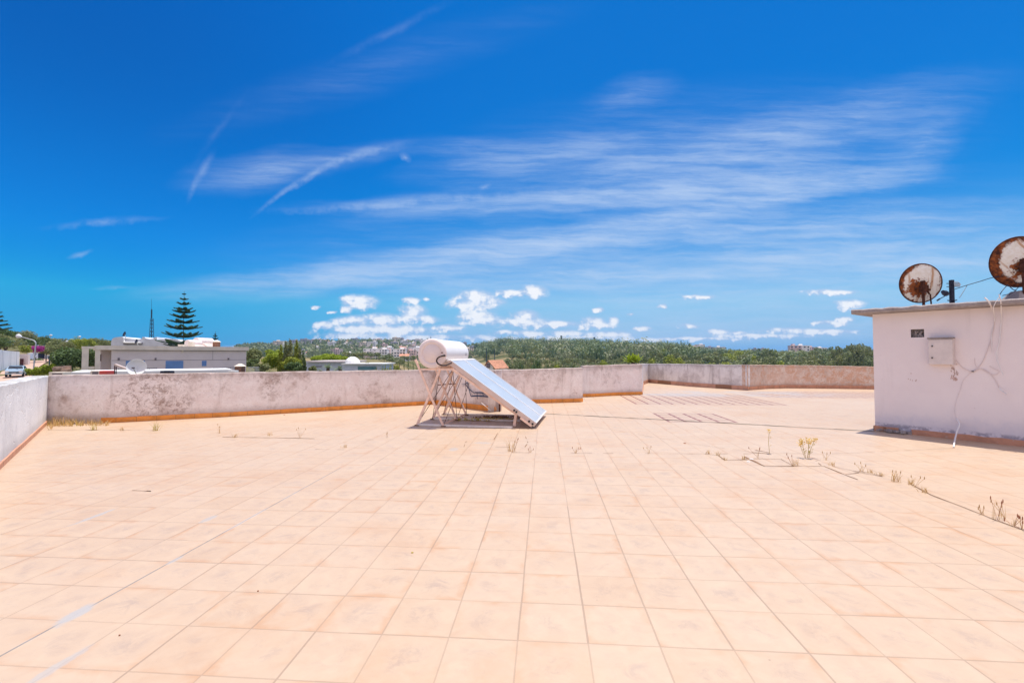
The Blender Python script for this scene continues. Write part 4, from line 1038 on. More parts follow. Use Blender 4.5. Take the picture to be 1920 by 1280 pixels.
# dry grass mass in the left corner
P3 = []; mb = MB()
for k in range(420):
    t = random.random(); px = 92 + 112 * t; py = 797 + random.uniform(-4, 3) - t * 2 + (6 if px < 98 else 0); g = fl(px, py); h = random.uniform(.04, .16) * (1.2 - .6 * t)
    l = Vector((random.gauss(0, .4), random.gauss(0, .4), 0)) * h; s_ = Vector((random.uniform(-1, 1), random.uniform(-1, 1), 0)).normalized() * .005
    mb.quad(g - s_, g + s_, g + l + Vector((0, 0, h)) + s_ * .3, g + l + Vector((0, 0, h)) - s_ * .3)
tag(mb.build('dry_grass', M['f_dry'], origin=fl(140, 797)), 'dry brown grass and litter gathered in the left corner of the terrace', 'dry grass', kind='stuff')
mb = MB()
for k in range(60):
    px = random.choice([133, 133, 98, 120, 150]) + random.gauss(0, 5); g = fl(px, 797 + random.uniform(-3, 2)); h = random.uniform(.05, .13); l = Vector((random.gauss(0, .3), 0, 0)) * h; s_ = Vector((.006, 0, 0))
    mb.quad(g - s_, g + s_, g + l + Vector((0, 0, h)) + s_ * .3, g + l + Vector((0, 0, h)) - s_ * .3)
tag(mb.build('weed', M['f_dryolive'], origin=fl(133, 797)), 'small yellow-green weed within the dry grass of the left corner', 'weed')
# crumbs on the tiles
for (px, py, r_, lb) in [(773, 1036, .009, 'tiny yellow-brown dry leaf lying on the tiles in the foreground'), (1408, 861, .03, 'white chip of mortar behind the square tile'), (1403, 866, .022, 'dark stone beside the white mortar chip'), (484, 1108, .005, 'speck of grit in the left foreground'), (224, 1191, .005, 'second speck of grit, nearer the camera at the left'), (533, 778, .02, 'dark scrap near the foot of the long parapet'), (1284, 831, .02, 'grey pebble on the floor near the middle of the terrace')]:
    mb = MB(); g = fl(px, py); pts = []
    for i in range(7): a = i * 6.283 / 7; pts.append(g + Vector((math.cos(a) * r_ * random.uniform(.6, 1.3), math.sin(a) * r_ * random.uniform(.5, 1), .006)))
    top = [p + Vector((0, 0, r_ * .35)) * random.uniform(.6, 1.2) for p in pts]; top = [g + (p - g) * .75 for p in top]
    mb.poly(top)
    for i in range(7): mb.quad(pts[i] - Vector((0, 0, .004)), pts[(i + 1) % 7] - Vector((0, 0, .004)), top[(i + 1) % 7], top[i])
    tag(mb.build('pebble', M['white'] if 'white' in lb else (M['f_dryolive'] if 'leaf' in lb else M['seed'])), lb, 'debris')

# ================================================================== trees
def lobes_points(lobes, n, shell=.55):
    """lobes: (x,y,z,rx,ry,rz); random points biased to the surface"""
    w = np.array([l[3] * l[4] + l[4] * l[5] for l in lobes]); w = w / w.sum(); k = rng.choice(len(lobes), n, p=w); L = np.array(lobes)[k]
    d = rng.normal(size=(n, 3)); d /= np.linalg.norm(d, axis=1)[:, None]; r_ = (shell + (1 - shell) * rng.random(n) ** .5)[:, None] * (1 + .08 * rng.normal(size=(n, 1)))
    return L[:, :3] + d * r_ * L[:, 3:6], d
def round_lobes(cx, cz, rx, rz, n, seed):
    r_ = random.Random(seed); out = []
    for i in range(n):
        a = r_.uniform(0, 6.283); e = r_.uniform(-.5, 1); k = r_.uniform(.35, .8); q = r_.uniform(.26, .44)
        out.append((cx + math.cos(a) * rx * k * math.sqrt(max(.1, 1 - e * e * .6)), math.sin(a) * rx * k, cz + e * rz * .68, rx * q, rx * q, rz * q * 1.05))
    return out
def trunk_mesh(h, r_, lean=.0, forks=4, top=None):
    mb = MB(); top = top or h; mb.tube([(0, 0, -.5), (lean * .4, 0, h * .35), (lean, 0, h * .6)], r_, 6, r2=r_ * .6)
    for i in range(forks):
        a = i * 6.283 / forks + .4; mb.tube([(lean, 0, h * (.5 + .03 * i)), (lean + math.cos(a) * h * .10, math.sin(a) * h * .10, h * .7), (lean + math.cos(a) * h * .2, math.sin(a) * h * .2, h * .86)], r_ * .45, 5, r2=r_ * .15)
    return mb
def tree(name, label, cat, x, y, z0, lobes, n, leaf, m, trunk_h, trunk_r=.15, group=None, shell=.55, cyp=False):
    root = thing(name, (x, y, z0), label, cat, group)
    tm = trunk_mesh(trunk_h, trunk_r, forks=0 if cyp else 4); tm.v = [v + Vector((x, y, z0)) for v in tm.v]; tm.build('trunk', M['bark'], root)
    p, d = lobes_points(lobes, n, shell); objm('crown', leafmesh('crown', p, d, leaf, m), parent=root); return root
def px_tree(name, label, cat, xl, xr, yt, yb, Y, m, n, leafpx=2.2, nl=16, kind='round', group=None, seed=1, squash=1.0):
    """tree whose crown spans these photo columns/rows at depth Y; rooted in the terrain"""
    c = at((xl + xr) / 2, (yt + yb) / 2, Y); rx = (xr - xl) / 2 / F * Y; rz = (yb - yt) / 2 / F * Y; z0 = hgt(c.x, Y); cz = c.z - z0
    if kind == 'round': lo = round_lobes(0, cz, rx, rz, nl, seed) + [(0, 0, cz, rx * .72, rx * .6, rz * .72)]
    elif kind == 'umbrella':
        r_ = random.Random(seed); lo = []
        for i in range(nl):
            a = r_.uniform(0, 6.283); k = math.sqrt(r_.random()) * .82; lo.append((math.cos(a) * rx * k, math.sin(a) * rx * k, cz + rz * (.55 - .9 * k * k) + r_.uniform(-.12, .12) * rz, rx * .2, rx * .2, rz * .34))
    elif kind == 'column':
        lo = [(r2 * math.cos(i * 2.4) * .25, r2 * math.sin(i * 2.4) * .25, cz - rz + 2 * rz * t, r2, r2, rz * .22) for i, t in enumerate([k / 9 for k in range(10)]) for r2 in [rx * .9 * (1 - max(0, t - .25) ** 1.6 * 1.2) * (.75 if t < .1 else 1)]]
    return tree(name, label, cat, c.x, Y, z0, lo, n, leafpx / F * Y, m, max(1.0, cz + rz * .4) if kind != 'column' else cz + rz * .5, max(.06, rx * .07), group, cyp=(kind == 'column'))
GT = 'trees on the green slope at the left'
px_tree('tree', 'pale green bushy tree above the white wall at the far left', 'tree', -25, 45, 627, 658, 84, M['f_olive'], 5000, 1.5, group=GT, seed=3)
px_tree('tree', 'dark tree crown at the left edge under the half seen conifer', 'tree', -20, 22, 614, 636, 110, M['f_dark'], 2600, 1.6, group=GT, seed=4)
px_tree('tree', 'darker tree behind the pale green one at the far left', 'tree', -30, 12, 630, 655, 80, M['f_dark'], 2200, 1.6, group=GT, seed=44)
px_tree('shrub', 'lime green round shrub between the white wall and the magenta bush', 'shrub', 39, 56, 647, 664, 80, M['f_yellow'], 1500, 1.2, group=GT, seed=5)
px_tree('bougainvillea', 'magenta flowering bush over the garden wall', 'bush', 53, 79, 647, 664, 84, M['f_mag'], 2600, 1.1, seed=6, nl=12)
px_tree('tree', 'yellow-green tree right of the magenta bush', 'tree', 73, 101, 645, 668, 88, M['f_olive'], 2600, 1.3, group=GT, seed=7)
px_tree('tree', 'grey-green trees crown above the lamp head', 'tree', 25, 62, 619, 645, 118, M['f_forest'], 2600, 1.5, group=GT, seed=8)
px_tree('tree', 'dark spiky tree crown near the second street lamp', 'tree', 76, 93, 628, 650, 115, M['f_dark'], 1500, 1.5, group=GT, seed=9)
px_tree('tree', 'low dark tree crown behind the magenta bush', 'tree', 48, 82, 634, 650, 105, M['f_dark'], 2200, 1.5, group=GT, seed=10)
px_tree('tree', 'green tree crown just left of the pergola posts', 'tree', 84, 118, 637, 668, 98, M['f_olive'], 2600, 1.4, group=GT, seed=11)
px_tree('tree', 'dense dark leafy tree beside the pergola posts', 'tree', 99, 157, 652, 700, 46, M['f_dark'], 7000, 2.4, nl=22, seed=12)
px_tree('tree', 'dark green tree seen between the pergola posts', 'tree', 150, 190, 655, 700, 47, M['f_dark'], 3500, 2.4, nl=14, seed=77)
for i, (a, b, t) in enumerate([(112, 136, 636), (128, 152, 633), (140, 163, 631), (156, 180, 632), (172, 200, 633), (186, 214, 635), (104, 124, 641)]):
    px_tree('bamboo_clump', ['yellowish bamboo clump behind the big dark leafy tree', 'bamboo clump with pale tops left of the pergola', 'tallest yellowish bamboo clump behind the pergola posts', 'green bamboo clump above the left pergola post', 'olive bamboo clump right of the pergola posts', 'darker clump touching the white sculpted roof', 'small clump left of the bamboo row'][i], 'bamboo', a, b, t, t + 28, 72 + 3 * i, M['f_yellow'] if i in (1, 2, 3) else M['f_olive'], 1700, 1.3, 12, group='bamboo and shrubs behind the pergola', seed=20 + i)
for i in range(5):
    px_tree('hedge_shrub', ['lime hedge shrub beside the parked car', 'second lime hedge shrub from the parked car', 'lime hedge shrub in the middle of the row', 'lime hedge shrub before the dark leafy tree', 'lime hedge shrub under the dark leafy tree'][i], 'shrub', 50 + i * 11, 68 + i * 11, 690 - i * 2.6, 706, 45, M['f_lime'], 1200, 1.8, 10, group='lime hedge by the road', seed=30 + i)
px_tree('hedge_shrub', 'dark clipped hedge shrub along the light garden wall', 'shrub', 53, 80, 672, 683, 92, M['f_dark'], 1500, 1.2, 10, seed=36)
# trees round the neighbouring houses, centre left
px_tree('tree', 'grey-green tree at the right end of the grey house', 'tree', 458, 490, 652, 682, 52, M['f_olive'], 4000, 1.8, seed=40)
px_tree('tree', 'dark low tree under the grey-green one right of the grey house', 'tree', 460, 486, 672, 692, 46, M['f_dark'], 2500, 2, seed=41)
px_tree('tree', 'big lime green tree right of the grey house', 'tree', 493, 535, 655, 698, 44, M['f_lime'], 7000, 2.0, 22, seed=42)
px_tree('tree', 'pale low bush left under the big lime tree', 'bush', 478, 505, 680, 700, 40, M['f_olive'], 2400, 2.0, seed=43)
for i, (a, b, t, mm) in enumerate([(529, 542, 645, 'f_olive'), (534, 553, 640, 'f_olive'), (549, 563, 641, 'f_yellow'), (520, 533, 650, 'f_yellow'), (556, 568, 655, 'f_olive')]):
    px_tree('cypress', ['slender cypress rising from the lime tree clump', 'tallest cypress of the lime clump', 'bright cypress at the right of the lime clump', 'short cypress at the left of the lime clump', 'low cypress at the right end of the lime clump'][i], 'cypress', a, b, t, 698, 43, M[mm], 2600, 1.6, kind='column', group='cypresses in the lime clump', seed=50 + i)
px_tree('tree', 'dense green tree at the foot of the cypress clump', 'tree', 528, 566, 668, 698, 42, M['f_yellow'], 4500, 2.0, 18, seed=56)
px_tree('tree', 'dark shaded tree under the cypress clump', 'tree', 536, 566, 676, 700, 41, M['f_dark'], 2500, 2.0, 12, seed=57)
px_tree('cypress', 'dark brown cypress behind the clump', 'cypress', 563, 573, 660, 690, 70, M['f_dark'], 900, 1.6, kind='column', seed=58)
px_tree('cypress', 'small dark cypress in front of the grey roofed house', 'cypress', 567, 575, 672, 698, 40, M['f_dark'], 1400, 1.5, kind='column', seed=59)
px_tree('umbrella_pine', 'wide flat-topped lime green pine left of the white dome', 'pine', 585, 652, 661, 684, 85, M['f_lime'], 8000, 1.6, 34, 'umbrella', seed=60)
px_tree('bush', 'low bush in front of the grey roofed house', 'bush', 578, 596, 686, 700, 40, M['f_olive'], 1600, 1.8, seed=61)
# silvery palms
def palm(px, ytop, ybase, Y, nf, lpx, label, m='f_silver', seed=0):
    r_ = random.Random(seed); c = at(px, (ytop + ybase) / 2 + 2, Y); z0 = hgt(c.x, Y); root = thing('palm', (c.x, Y, z0), label, 'palm')
    mb = MB(); mb.tube([(c.x, Y, z0), (c.x + .05, Y, c.z)], .15, 8); mb.build('trunk', M['bark'], root)
    L = lpx / F * Y; vs = []
    for f in range(nf):
        a = r_.uniform(0, 6.283); e = r_.uniform(-.1, 1.3); d = Vector((math.cos(a) * math.cos(e), math.sin(a) * math.cos(e), math.sin(e))); s_ = Vector((-math.sin(a), math.cos(a), 0))
        for k in range(16):
            t = (k + 1) / 16; p = c + d * L * t - Vector((0, 0, 1)) * L * t * t * .45
            for sg in (-1, 1):
                w = L * .28 * (1 - t * .6); q = p + s_ * sg * w + d * w * .5 - Vector((0, 0, w * .35)); b = d * L * .018
                vs += [p - b, p + b, q + b * .4, q - b * .4]
    v = np.array([tuple(p - Vector((c.x, Y, z0))) for p in vs]); objm('fronds', mesh_np('fronds', v, len(vs) // 4, M[m]), parent=root)
palm(614, 678, 695, 38, 22, 13, 'silvery palm in front of the grey roofed house', seed=1)
palm(637, 684, 697, 36, 18, 13, 'lower silvery palm just left of the dome house', seed=2)
palm(600, 688, 698, 36, 12, 8, 'small silvery palm at the left of the palm pair', seed=3)
def tuft_at():
    c = at(1187, 676, 22); r_ = random.Random(5); root = thing('banana_plant', (c.x, 22, c.z - 1.2), 'bright green long-leaved plant poking up behind the curved wall', 'plant'); vs = []
    for f in range(90):
        a = r_.uniform(0, 6.283); e = r_.uniform(.35, 1.45); d = Vector((math.cos(a) * math.cos(e), math.sin(a) * math.cos(e) * .7, math.sin(e))); L = r_.uniform(.45, .80); s_ = Vector((-math.sin(a), math.cos(a), 0)); o_ = Vector((r_.uniform(-.28, .25), r_.uniform(-.2, .2), -.08))
        for k in range(6):
            t0, t1 = k / 6, (k + 1) / 6; f_ = lambda t: o_ + d * L * t - Vector((0, 0, L * t * t * .38)); w0 = .035 * math.sin(math.pi * (t0 * .9 + .08)); w1 = .035 * math.sin(math.pi * min(1, t1 * .9 + .08))
            vs += [f_(t0) - s_ * w0, f_(t0) + s_ * w0, f_(t1) + s_ * w1, f_(t1) - s_ * w1]
    v = np.array([tuple(p + Vector((0, 0, 1.2))) for p in vs]); objm('leaves', mesh_np('leaves', v, len(vs) // 4, M['f_lime']), parent=root)
    mb = MB(); mb.tube([(c.x, 22, c.z - 7), (c.x, 22, c.z)], .1, 7); mb.build('stem', M['bark'], root)
tuft_at()
# Norfolk pines
def norfolk(px, yb, Y, tiers, label, seed, cat='conifer'):
    r_ = random.Random(seed); k = Y / F; z_ = lambda y: H + (665 - y) * k; x0 = at(px, 660, Y).x; z0 = hgt(x0, Y)
    root = thing('norfolk_pine', (x0, Y, z0), label, cat, 'norfolk pines'); ytop = tiers[0][0] - 6
    mb = MB(); mb.tube([(x0, Y, z0), (x0, Y, z_(ytop))], 1.6 * k, 7, r2=.25 * k); mb.build('trunk', M['bark'], root)
    vs = []; bm = MB()
    for (yt_, ya, hw) in tiers:       # tip row, attach row, half width
        nb = 7 if hw > 10 else 5; ph = r_.uniform(0, 1)
        for b in range(nb):
            a = ph + b * 6.283 / nb + r_.uniform(-.15, .15); L = hw * k * r_.uniform(.85, 1.05) ; up = (ya - yt_) * k * r_.uniform(.8, 1.1)
            d = Vector((math.cos(a), math.sin(a), 0)); s_ = Vector((-math.sin(a), math.cos(a), 0)); base = Vector((x0, Y, z_(ya)))
            P_ = lambda t: base + d * L * t + Vector((0, 0, up * t ** 1.3)); bm.tube([P_(0), P_(.5), P_(1)], .35 * k, 4, r2=.12 * k)
            m = max(8, int(hw * 1.6))
            for j in range(m):
                t = .12 + .88 * j / m; w = L * .30 * math.sin(math.pi * min(1, t * .72 + .26)) ; p = P_(t)
                for sg in (-1, 1):
                    for q in range(3):
                        l = w * (q + 1) / 3; c = p + s_ * sg * l * .8 + d * l * .3 + Vector((0, 0, r_.uniform(-.4, .9) * k)); e = (s_ * sg + d * .5).normalized() * .9 * k; f = Vector((0, 0, 1)) * .55 * k + d * .3 * k
                        vs += [c - e - f, c + e - f * .3, c + e * 1.1 + f, c - e * .8 + f]
    v = np.array([tuple(p - Vector((x0, Y, z0))) for p in vs]); objm('foliage', mesh_np('foliage', v, len(vs) // 4, M['f_blue']), parent=root); bm.build('branches', M['bark'], root)
T1 = [(551.2, 551.5, 3), (559.5, 562, 7.5), (567, 571.5, 12), (577, 581, 15), (581, 587, 20), (589, 596.5, 22), (600, 606, 24.5), (610, 618, 29), (622, 633, 32), (637, 647, 40), (644, 652, 28)]
norfolk(343, 652, 47, T1, 'large tiered conifer behind the grey house, dark against the sky', 3)
norfolk(403, 652, 85, [(627, 627.5, 1), (630, 631, 3.5), (634, 636, 5), (638, 641, 6), (643, 646, 7), (649, 652, 8)], 'little tiered conifer at the right behind the grey house roof', 4)
norfolk(-10, 620, 100, [(585, 586, 8), (592, 595, 12), (600, 603, 15), (607, 611, 19), (614, 619, 22)], 'tiered conifer cut by the left edge of the photo', 5)

# copies : far tree belts
def proto(name, kind, m, n, leaf, seed):
    rx = {'round': .42, 'tall': .3, 'umb': .5, 'col': .16}[kind]
    if kind == 'col': lo = [(0, 0, .1 + .85 * t / 6, .15 * (1 - .7 * (t / 6) ** 1.5), .15 * (1 - .7 * (t / 6) ** 1.5), .14) for t in range(7)]
    else: lo = round_lobes(0, .64, rx, .36, 13, seed) + [(0, 0, .6, rx * .7, rx * .7, .26)]
    p, d = lobes_points(lo, n, .6); cm = leafmesh('crown', p, d, leaf, m)
    tm = trunk_mesh(1.0, .022, forks=3); me = bpy.data.meshes.new('trunk'); me.from_pydata([tuple(v) for v in tm.v], [], tm.f); me.materials.append(M['bark'])
    return name, cm, me
PR = {'olive': [proto('tree', 'round', M['f_olive'], 620, .055, i) for i in range(3)], 'forest': [proto('tree', 'round', M['f_forest'], 560, .06, 10 + i) for i in range(4)],
      'dark': [proto('tree', 'tall', M['f_dark'], 420, .05, 20 + i) for i in range(2)], 'cyp': [proto('cypress', 'col', M['f_dark'], 420, .04, 30)], 'yel': [proto('tree', 'round', M['f_yellow'], 520, .055, 40)]}
def place(kind, px, ytop, Y, width, label, group, cat='tree', hmin=3.0):
    x = (px - 960) / F * Y; z0 = hgt(x, Y); zt = H + (665 - ytop) / F * Y; h = max(hmin, zt - z0)
    nm, cm, tm = random.choice(PR[kind]); root = thing(nm, (x, Y, z0), label, cat, group)
    w = width / F * Y / (.30 if kind == 'cyp' else .86 if kind != 'dark' else .64); root.scale = (w, w, h); root.rotation_euler = (0, 0, random.uniform(0, 6.28))
    objm('crown', cm, parent=root); objm('trunk', tm, parent=root)
def interp(prof, x):
    for (a, b), (c, d) in zip(prof[:-1], prof[1:]):
        if a <= x <= c: return b + (d - b) * (x - a) / (c - a)
    return prof[-1][1]
prR = [(1200, 650), (1240, 650), (1257, 645), (1280, 652), (1300, 656), (1340, 658), (1370, 655), (1400, 654), (1425, 658), (1445, 650), (1462, 658), (1480, 654), (1500, 657), (1530, 653), (1568, 649), (1590, 651), (1602, 643), (1620, 645), (1632, 652), (1660, 655)]
# back row to front row
for row, (Y, dyp, wpx) in enumerate([(420, 0, 22), (340, 3, 26), (260, 9, 28), (200, 18, 32)]):
    px = 1222 + row * 5
    while px < 1680:
        yt = interp(prR, px) + dyp + random.uniform(-1.5, 3)
        k = random.choice(['olive', 'olive', 'forest', 'yel'] if px < 1480 else ['forest', 'forest', 'olive', 'dark'])
        place(k, px, yt, Y * random.uniform(.94, 1.06), wpx * random.uniform(.8, 1.25), {'olive': 'olive', 'forest': 'grey-green', 'dark': 'dark green', 'yel': 'yellowish'}[k] + ' tree in the ' + ['rearmost', 'third', 'second', 'front'][row] + ' row beyond the far parapet', 'tree belt beyond the far parapet')
        px += wpx * random.uniform(.5, .8)
for (px, yt, Y, w) in [(1602, 642.5, 190, 34), (1622, 650, 185, 30), (1568, 648.5, 210, 28), (1445, 650, 230, 24), (1590, 660, 175, 26), (1630, 665, 170, 24), (1257, 645, 330, 22)]:
    place('forest', px, yt, Y, w, {1602: 'tallest round tree just left of the hut corner', 1622: 'tree between the tallest one and the hut corner', 1568: 'tall tree left of the tallest round tree', 1445: 'round tree standing above the belt in the middle right', 1590: 'low tree in front of the tallest round tree', 1630: 'lowest tree right against the hut corner', 1257: 'tree crown standing up at the right end of the forest hill'}[px], 'tree belt beyond the far parapet')
for row, (Y, y0, wpx) in enumerate([(330, 663, 17), (250, 671, 20), (180, 678, 23)]):
    px = 960 - row * 8
    while px < 1230:
        k = random.choice(['forest', 'forest', 'olive']); place(k, px, y0 + random.uniform(-2, 2), Y * random.uniform(.93, 1.07), wpx * random.uniform(.8, 1.2), {'forest': 'grey-green', 'olive': 'olive'}[k] + ' tree at the forest hill foot, ' + ['rear', 'middle', 'front'][row] + ' row', 'trees at the foot of the forest hill')
        px += wpx * random.uniform(.55, .9)
for (px, yt, Y, w, kd, lb) in [(977, 672, 130, 13, 'dark', 'dark conical tree right of the orange roofed house'), (1005, 668, 150, 22, 'dark', 'dark brownish tall tree in front of the forest foot'), (1027, 681, 120, 8, 'cyp', 'left one of two small dark cypresses above the parapet'), (1034, 680, 120, 7, 'cyp', 'right one of two small dark cypresses above the parapet'),
                               (892, 642, 700, 9, 'dark', 'lone dark tree at the left start of the forest hill, right of the tank'), (912, 662, 300, 14, 'forest', 'tree by the utility poles above the orange roof'), (1044, 679, 135, 18, 'yel', 'yellowish tree above the parapet right of the two small cypresses'), (1130, 672, 160, 26, 'yel', 'yellowish broad tree left of the bright long-leaved plant'), (1222, 668, 170, 24, 'yel', 'yellowish tree right of the bright long-leaved plant'),
                               (758, 664, 62, 7, 'cyp', 'left dark cypress just left of the water tank'), (765.5, 662, 62, 7, 'cyp', 'tallest dark cypress left of the water tank'), (775, 674, 60, 6, 'cyp', 'short cypress next to the water tank stand'), (782, 677, 58, 6, 'cyp', 'short cypress seen beside the leaning bar of the tank stand'), (789, 680, 58, 8, 'dark', 'dark tree under the water tank')]:
    place(kd, px, yt, Y, w, lb, 'single trees in the valley', 'cypress' if kd == 'cyp' else 'tree')
for (px0, px1, y0, Y, w, ks) in [(572, 800, 668, 330, 15, ['forest', 'olive']), (650, 760, 672, 190, 20, ['forest', 'olive', 'forest']), (705, 760, 678, 110, 22, ['olive', 'yel']), (600, 660, 684, 90, 20, ['olive']), (800, 900, 680, 130, 24, ['forest', 'olive'])]:
    px = px0
    while px < px1:
        k = random.choice(ks); place(k, px, y0 + random.uniform(-2, 2), Y * random.uniform(.94, 1.06), w * random.uniform(.8, 1.2), {'forest': 'grey-green', 'olive': 'olive', 'yel': 'light green'}[k] + ' valley tree ' + {330: 'below the hillside town', 190: 'behind the dome house', 110: 'before the dark cypresses', 90: 'behind the grey flat roof', 130: 'under the water tank'}[Y], 'valley trees below the town')
        px += w * random.uniform(.55, .85)
place('dark', 731, 661, 200, 12, 'tall dark green tree standing up in the middle of the valley trees', 'single trees in the valley')
place('olive', 692, 671, 62, 24, 'bright green tree at the right end of the dome house', 'single trees in the valley'); place('yel', 727, 676, 58, 30, 'light green bushy tree left of the dark cypresses', 'single trees in the valley'); place('olive', 707, 681, 55, 20, 'low pale green tree beside the dome house', 'single trees in the valley')
# dense slope trees, left background
for (px0, px1, y0, Y, w, ks) in [(-40, 215, None, 170, 20, ['dark', 'forest']), (-40, 210, None, 140, 20, ['forest', 'olive', 'dark'])]:
    prL = [(-60, 617), (0, 617), (35, 622), (60, 633), (85, 634), (100, 637), (140, 637), (175, 636), (215, 638)]
    px = px0
    while px < px1:
        k = random.choice(ks); place(k, px, interp(prL, px) + (170 - Y) * .12 + random.uniform(-1.5, 2), Y * random.uniform(.95, 1.05), w * random.uniform(.7, 1.2), {'dark': 'dark', 'forest': 'grey-green', 'olive': 'olive'}[k] + ' tree in the ' + ('rear' if Y == 170 else 'front') + ' of the wood on the left slope', 'wood on the slope at the left')
        px += w * random.uniform(.5, .8)

# the forest mass on the hill (uncountable)
def forest_mass():
    pts = []; nrm_ = []; per = 95; cnt = 0
    CX = []
    while cnt < 3000:
        Y = math.sqrt(random.uniform(250 ** 2, 960 ** 2)); pxx = random.uniform(868, 1660); x = (pxx - 960) / F * Y
        if pxx < 900 and Y < 520: continue
        if pxx < 955 and Y < 400: continue
        if x / Y * 800 < -62: continue
        if noise_py(x * .012, Y * .012) > .82: continue
        z = hgt(x, Y); h = random.choice([5, 7, 8, 9, 10, 12, 15]) * random.uniform(.85, 1.15) * (1 if pxx < 1300 else .75); w = h * random.uniform(.34, .50); CX.append((x, Y, z + h * .6, w, w, h * .42)); cnt += 1
    A_ = np.array(CX); k = np.repeat(np.arange(len(A_)), per); d = rng.normal(size=(len(k), 3)); d[:, 2] = np.abs(d[:, 2]) * 1.1 - .35; d /= np.linalg.norm(d, axis=1)[:, None]
    lump = 1 + .26 * np.sin(d[:, 0:1] * 6 + k[:, None]) * np.cos(d[:, 1:2] * 5 + k[:, None] * 1.7); r_ = (.86 + .14 * rng.random(len(k)))[:, None] * lump
    p = A_[k, :3] + d * r_ * A_[k, 3:6]
    FM = [foliage('hill_pine_foliage', (.10, .14, .07), (.20, .25, .13), .0, .2, .35), foliage('hill_olive_foliage', (.17, .20, .09), (.28, .31, .16), .0, .2, .35), foliage('hill_dark_foliage', (.05, .09, .05), (.10, .15, .08), .0, .2, .35), foliage('hill_pale_foliage', (.22, .25, .15), (.36, .38, .25), .0, .2, .35), foliage('hill_mid_foliage', (.13, .18, .09), (.22, .28, .15), .0, .2, .35)]
    me = leafmesh('forest', p, d * 2.8, .95, FM[0]); [me.materials.append(q) for q in FM[1:]]
    tk_ = rng.choice([0, 0, 1, 2, 3, 4, 4], len(A_)).astype(np.int32)
    me.polygons.foreach_set('material_index', tk_[k]); o = objm('forest', me); tag(o, 'dense grey-green forest covering the long low hill behind the terrace', 'forest', kind='stuff')
def noise_py(x, y): return .5 + .5 * math.sin(x * 3.1 + math.sin(y * 2.3) * 2) * math.cos(y * 2.9 + math.sin(x * 1.7) * 2)
forest_mass()
def town_green():
    CX = []
    for i in range(1500):
        Y = random.uniform(560, 1650); pxx = random.uniform(440, 905); x = (pxx - 960) / F * Y; z = hgt(x, Y)
        if noise_py(x * .009 + 5, Y * .009) < .38: continue
        h = random.uniform(6, 13); w = random.uniform(4, 8); CX.append((x, Y, z + h * .5, w, w, h * .5))
    A_ = np.array(CX); per = 30; k = np.repeat(np.arange(len(A_)), per); d = rng.normal(size=(len(k), 3)); d /= np.linalg.norm(d, axis=1)[:, None]; p = A_[k, :3] + d * (.7 + .3 * rng.random(len(k)))[:, None] * A_[k, 3:6]
    o = objm('town_greenery', leafmesh('town_greenery', p, d, 2.8, M['f_forest'])); tag(o, 'dark tree masses scattered among the houses of the hillside town', 'greenery', kind='stuff')
town_green()
def far_wood():
    CX = []
    for i in range(1500):
        Y = random.uniform(1600, 3800); pxx = random.uniform(430, 1700); x = (pxx - 960) / F * Y; z = hgt(x, Y); h = random.uniform(8, 16); w = random.uniform(12, 26); CX.append((x, Y, z + h * .4, w, w, h * .6))
    A_ = np.array(CX); per = 16; k = np.repeat(np.arange(len(A_)), per); d = rng.normal(size=(len(k), 3)); d /= np.linalg.norm(d, axis=1)[:, None]; p = A_[k, :3] + d * A_[k, 3:6]
    o = objm('far_wood', leafmesh('far_wood', p, d, 9, M['f_forest'])); tag(o, 'far-off dark woods on the horizon', 'wood', kind='stuff')
far_wood()

# ================================================================== town houses
HW = [simple('house_white', (.90, .87, .85), .12, .4, .85), simple('house_pink', (.76, .60, .56), .12, .4, .85), simple('house_cream', (.82, .74, .62), .12, .4, .85), simple('house_grey', (.46, .45, .50), .12, .4, .85)]
HWN = ['white', 'pink', 'cream', 'grey']; M['hwin'] = mat('house_window', lambda b: (.05, .06, .09), .3)
def house_mesh(w, d, h, floors, m, seed, pitched=False):
    r_ = random.Random(seed); mb = MB(); mb.box((0, 0, h / 2 - 1), (w, d, h + 2)); fh = h / floors
    n = max(2, int(w / 3.2))
    if pitched:
        k = h; mb.quad((-w / 2 - .3, -d / 2 - .3, k - .1), (w / 2 + .3, -d / 2 - .3, k - .1), (w / 2 + .3, 0, k + d * .28), (-w / 2 - .3, 0, k + d * .28), 2); mb.quad((w / 2 + .3, d / 2 + .3, k - .1), (-w / 2 - .3, d / 2 + .3, k - .1), (-w / 2 - .3, 0, k + d * .28), (w / 2 + .3, 0, k + d * .28), 2)
        for s_ in (-1, 1): mb.poly([(s_ * w / 2, -d / 2, k - .05), (s_ * w / 2, d / 2, k - .05), (s_ * w / 2, 0, k + d * .25)])
    else:
        mb.box((0, -d / 2, h + .25), (w + .3, .25, .7)); mb.box((0, d / 2, h + .25), (w + .3, .25, .7)); mb.box((-w / 2, 0, h + .25), (.25, d - .26, .7)); mb.box((w / 2, 0, h + .25), (.25, d - .26, .7))
        mb.box((r_.uniform(-.25, .25) * w, .1 * d, h + 1.2), (w * .28, d * .35, 2.4))
    for f in range(floors):
        if r_.random() < .5 and not pitched: mb.box((0, -d / 2 - .5, f * fh + .08 + (.01 if f == 0 else 0)), (w * .8, 1.0, .2))
        for i in range(n):
            if r_.random() < .12: continue
            x = -w / 2 + (i + .5) * w / n; ww = w / n * r_.choice([.4, .5, .65]); mb.box((x, -d / 2 - .02, f * fh + fh * .55), (ww, .12, fh * .5), 0, 1)
    me = bpy.data.meshes.new('house'); me.from_pydata([tuple(v) for v in mb.v], [], mb.f)
    for q in (m, M['hwin'], M['orange_roof']): me.materials.append(q)
    for p, k in zip(me.polygons, mb.mi): p.material_index = k
    return me
HM = []
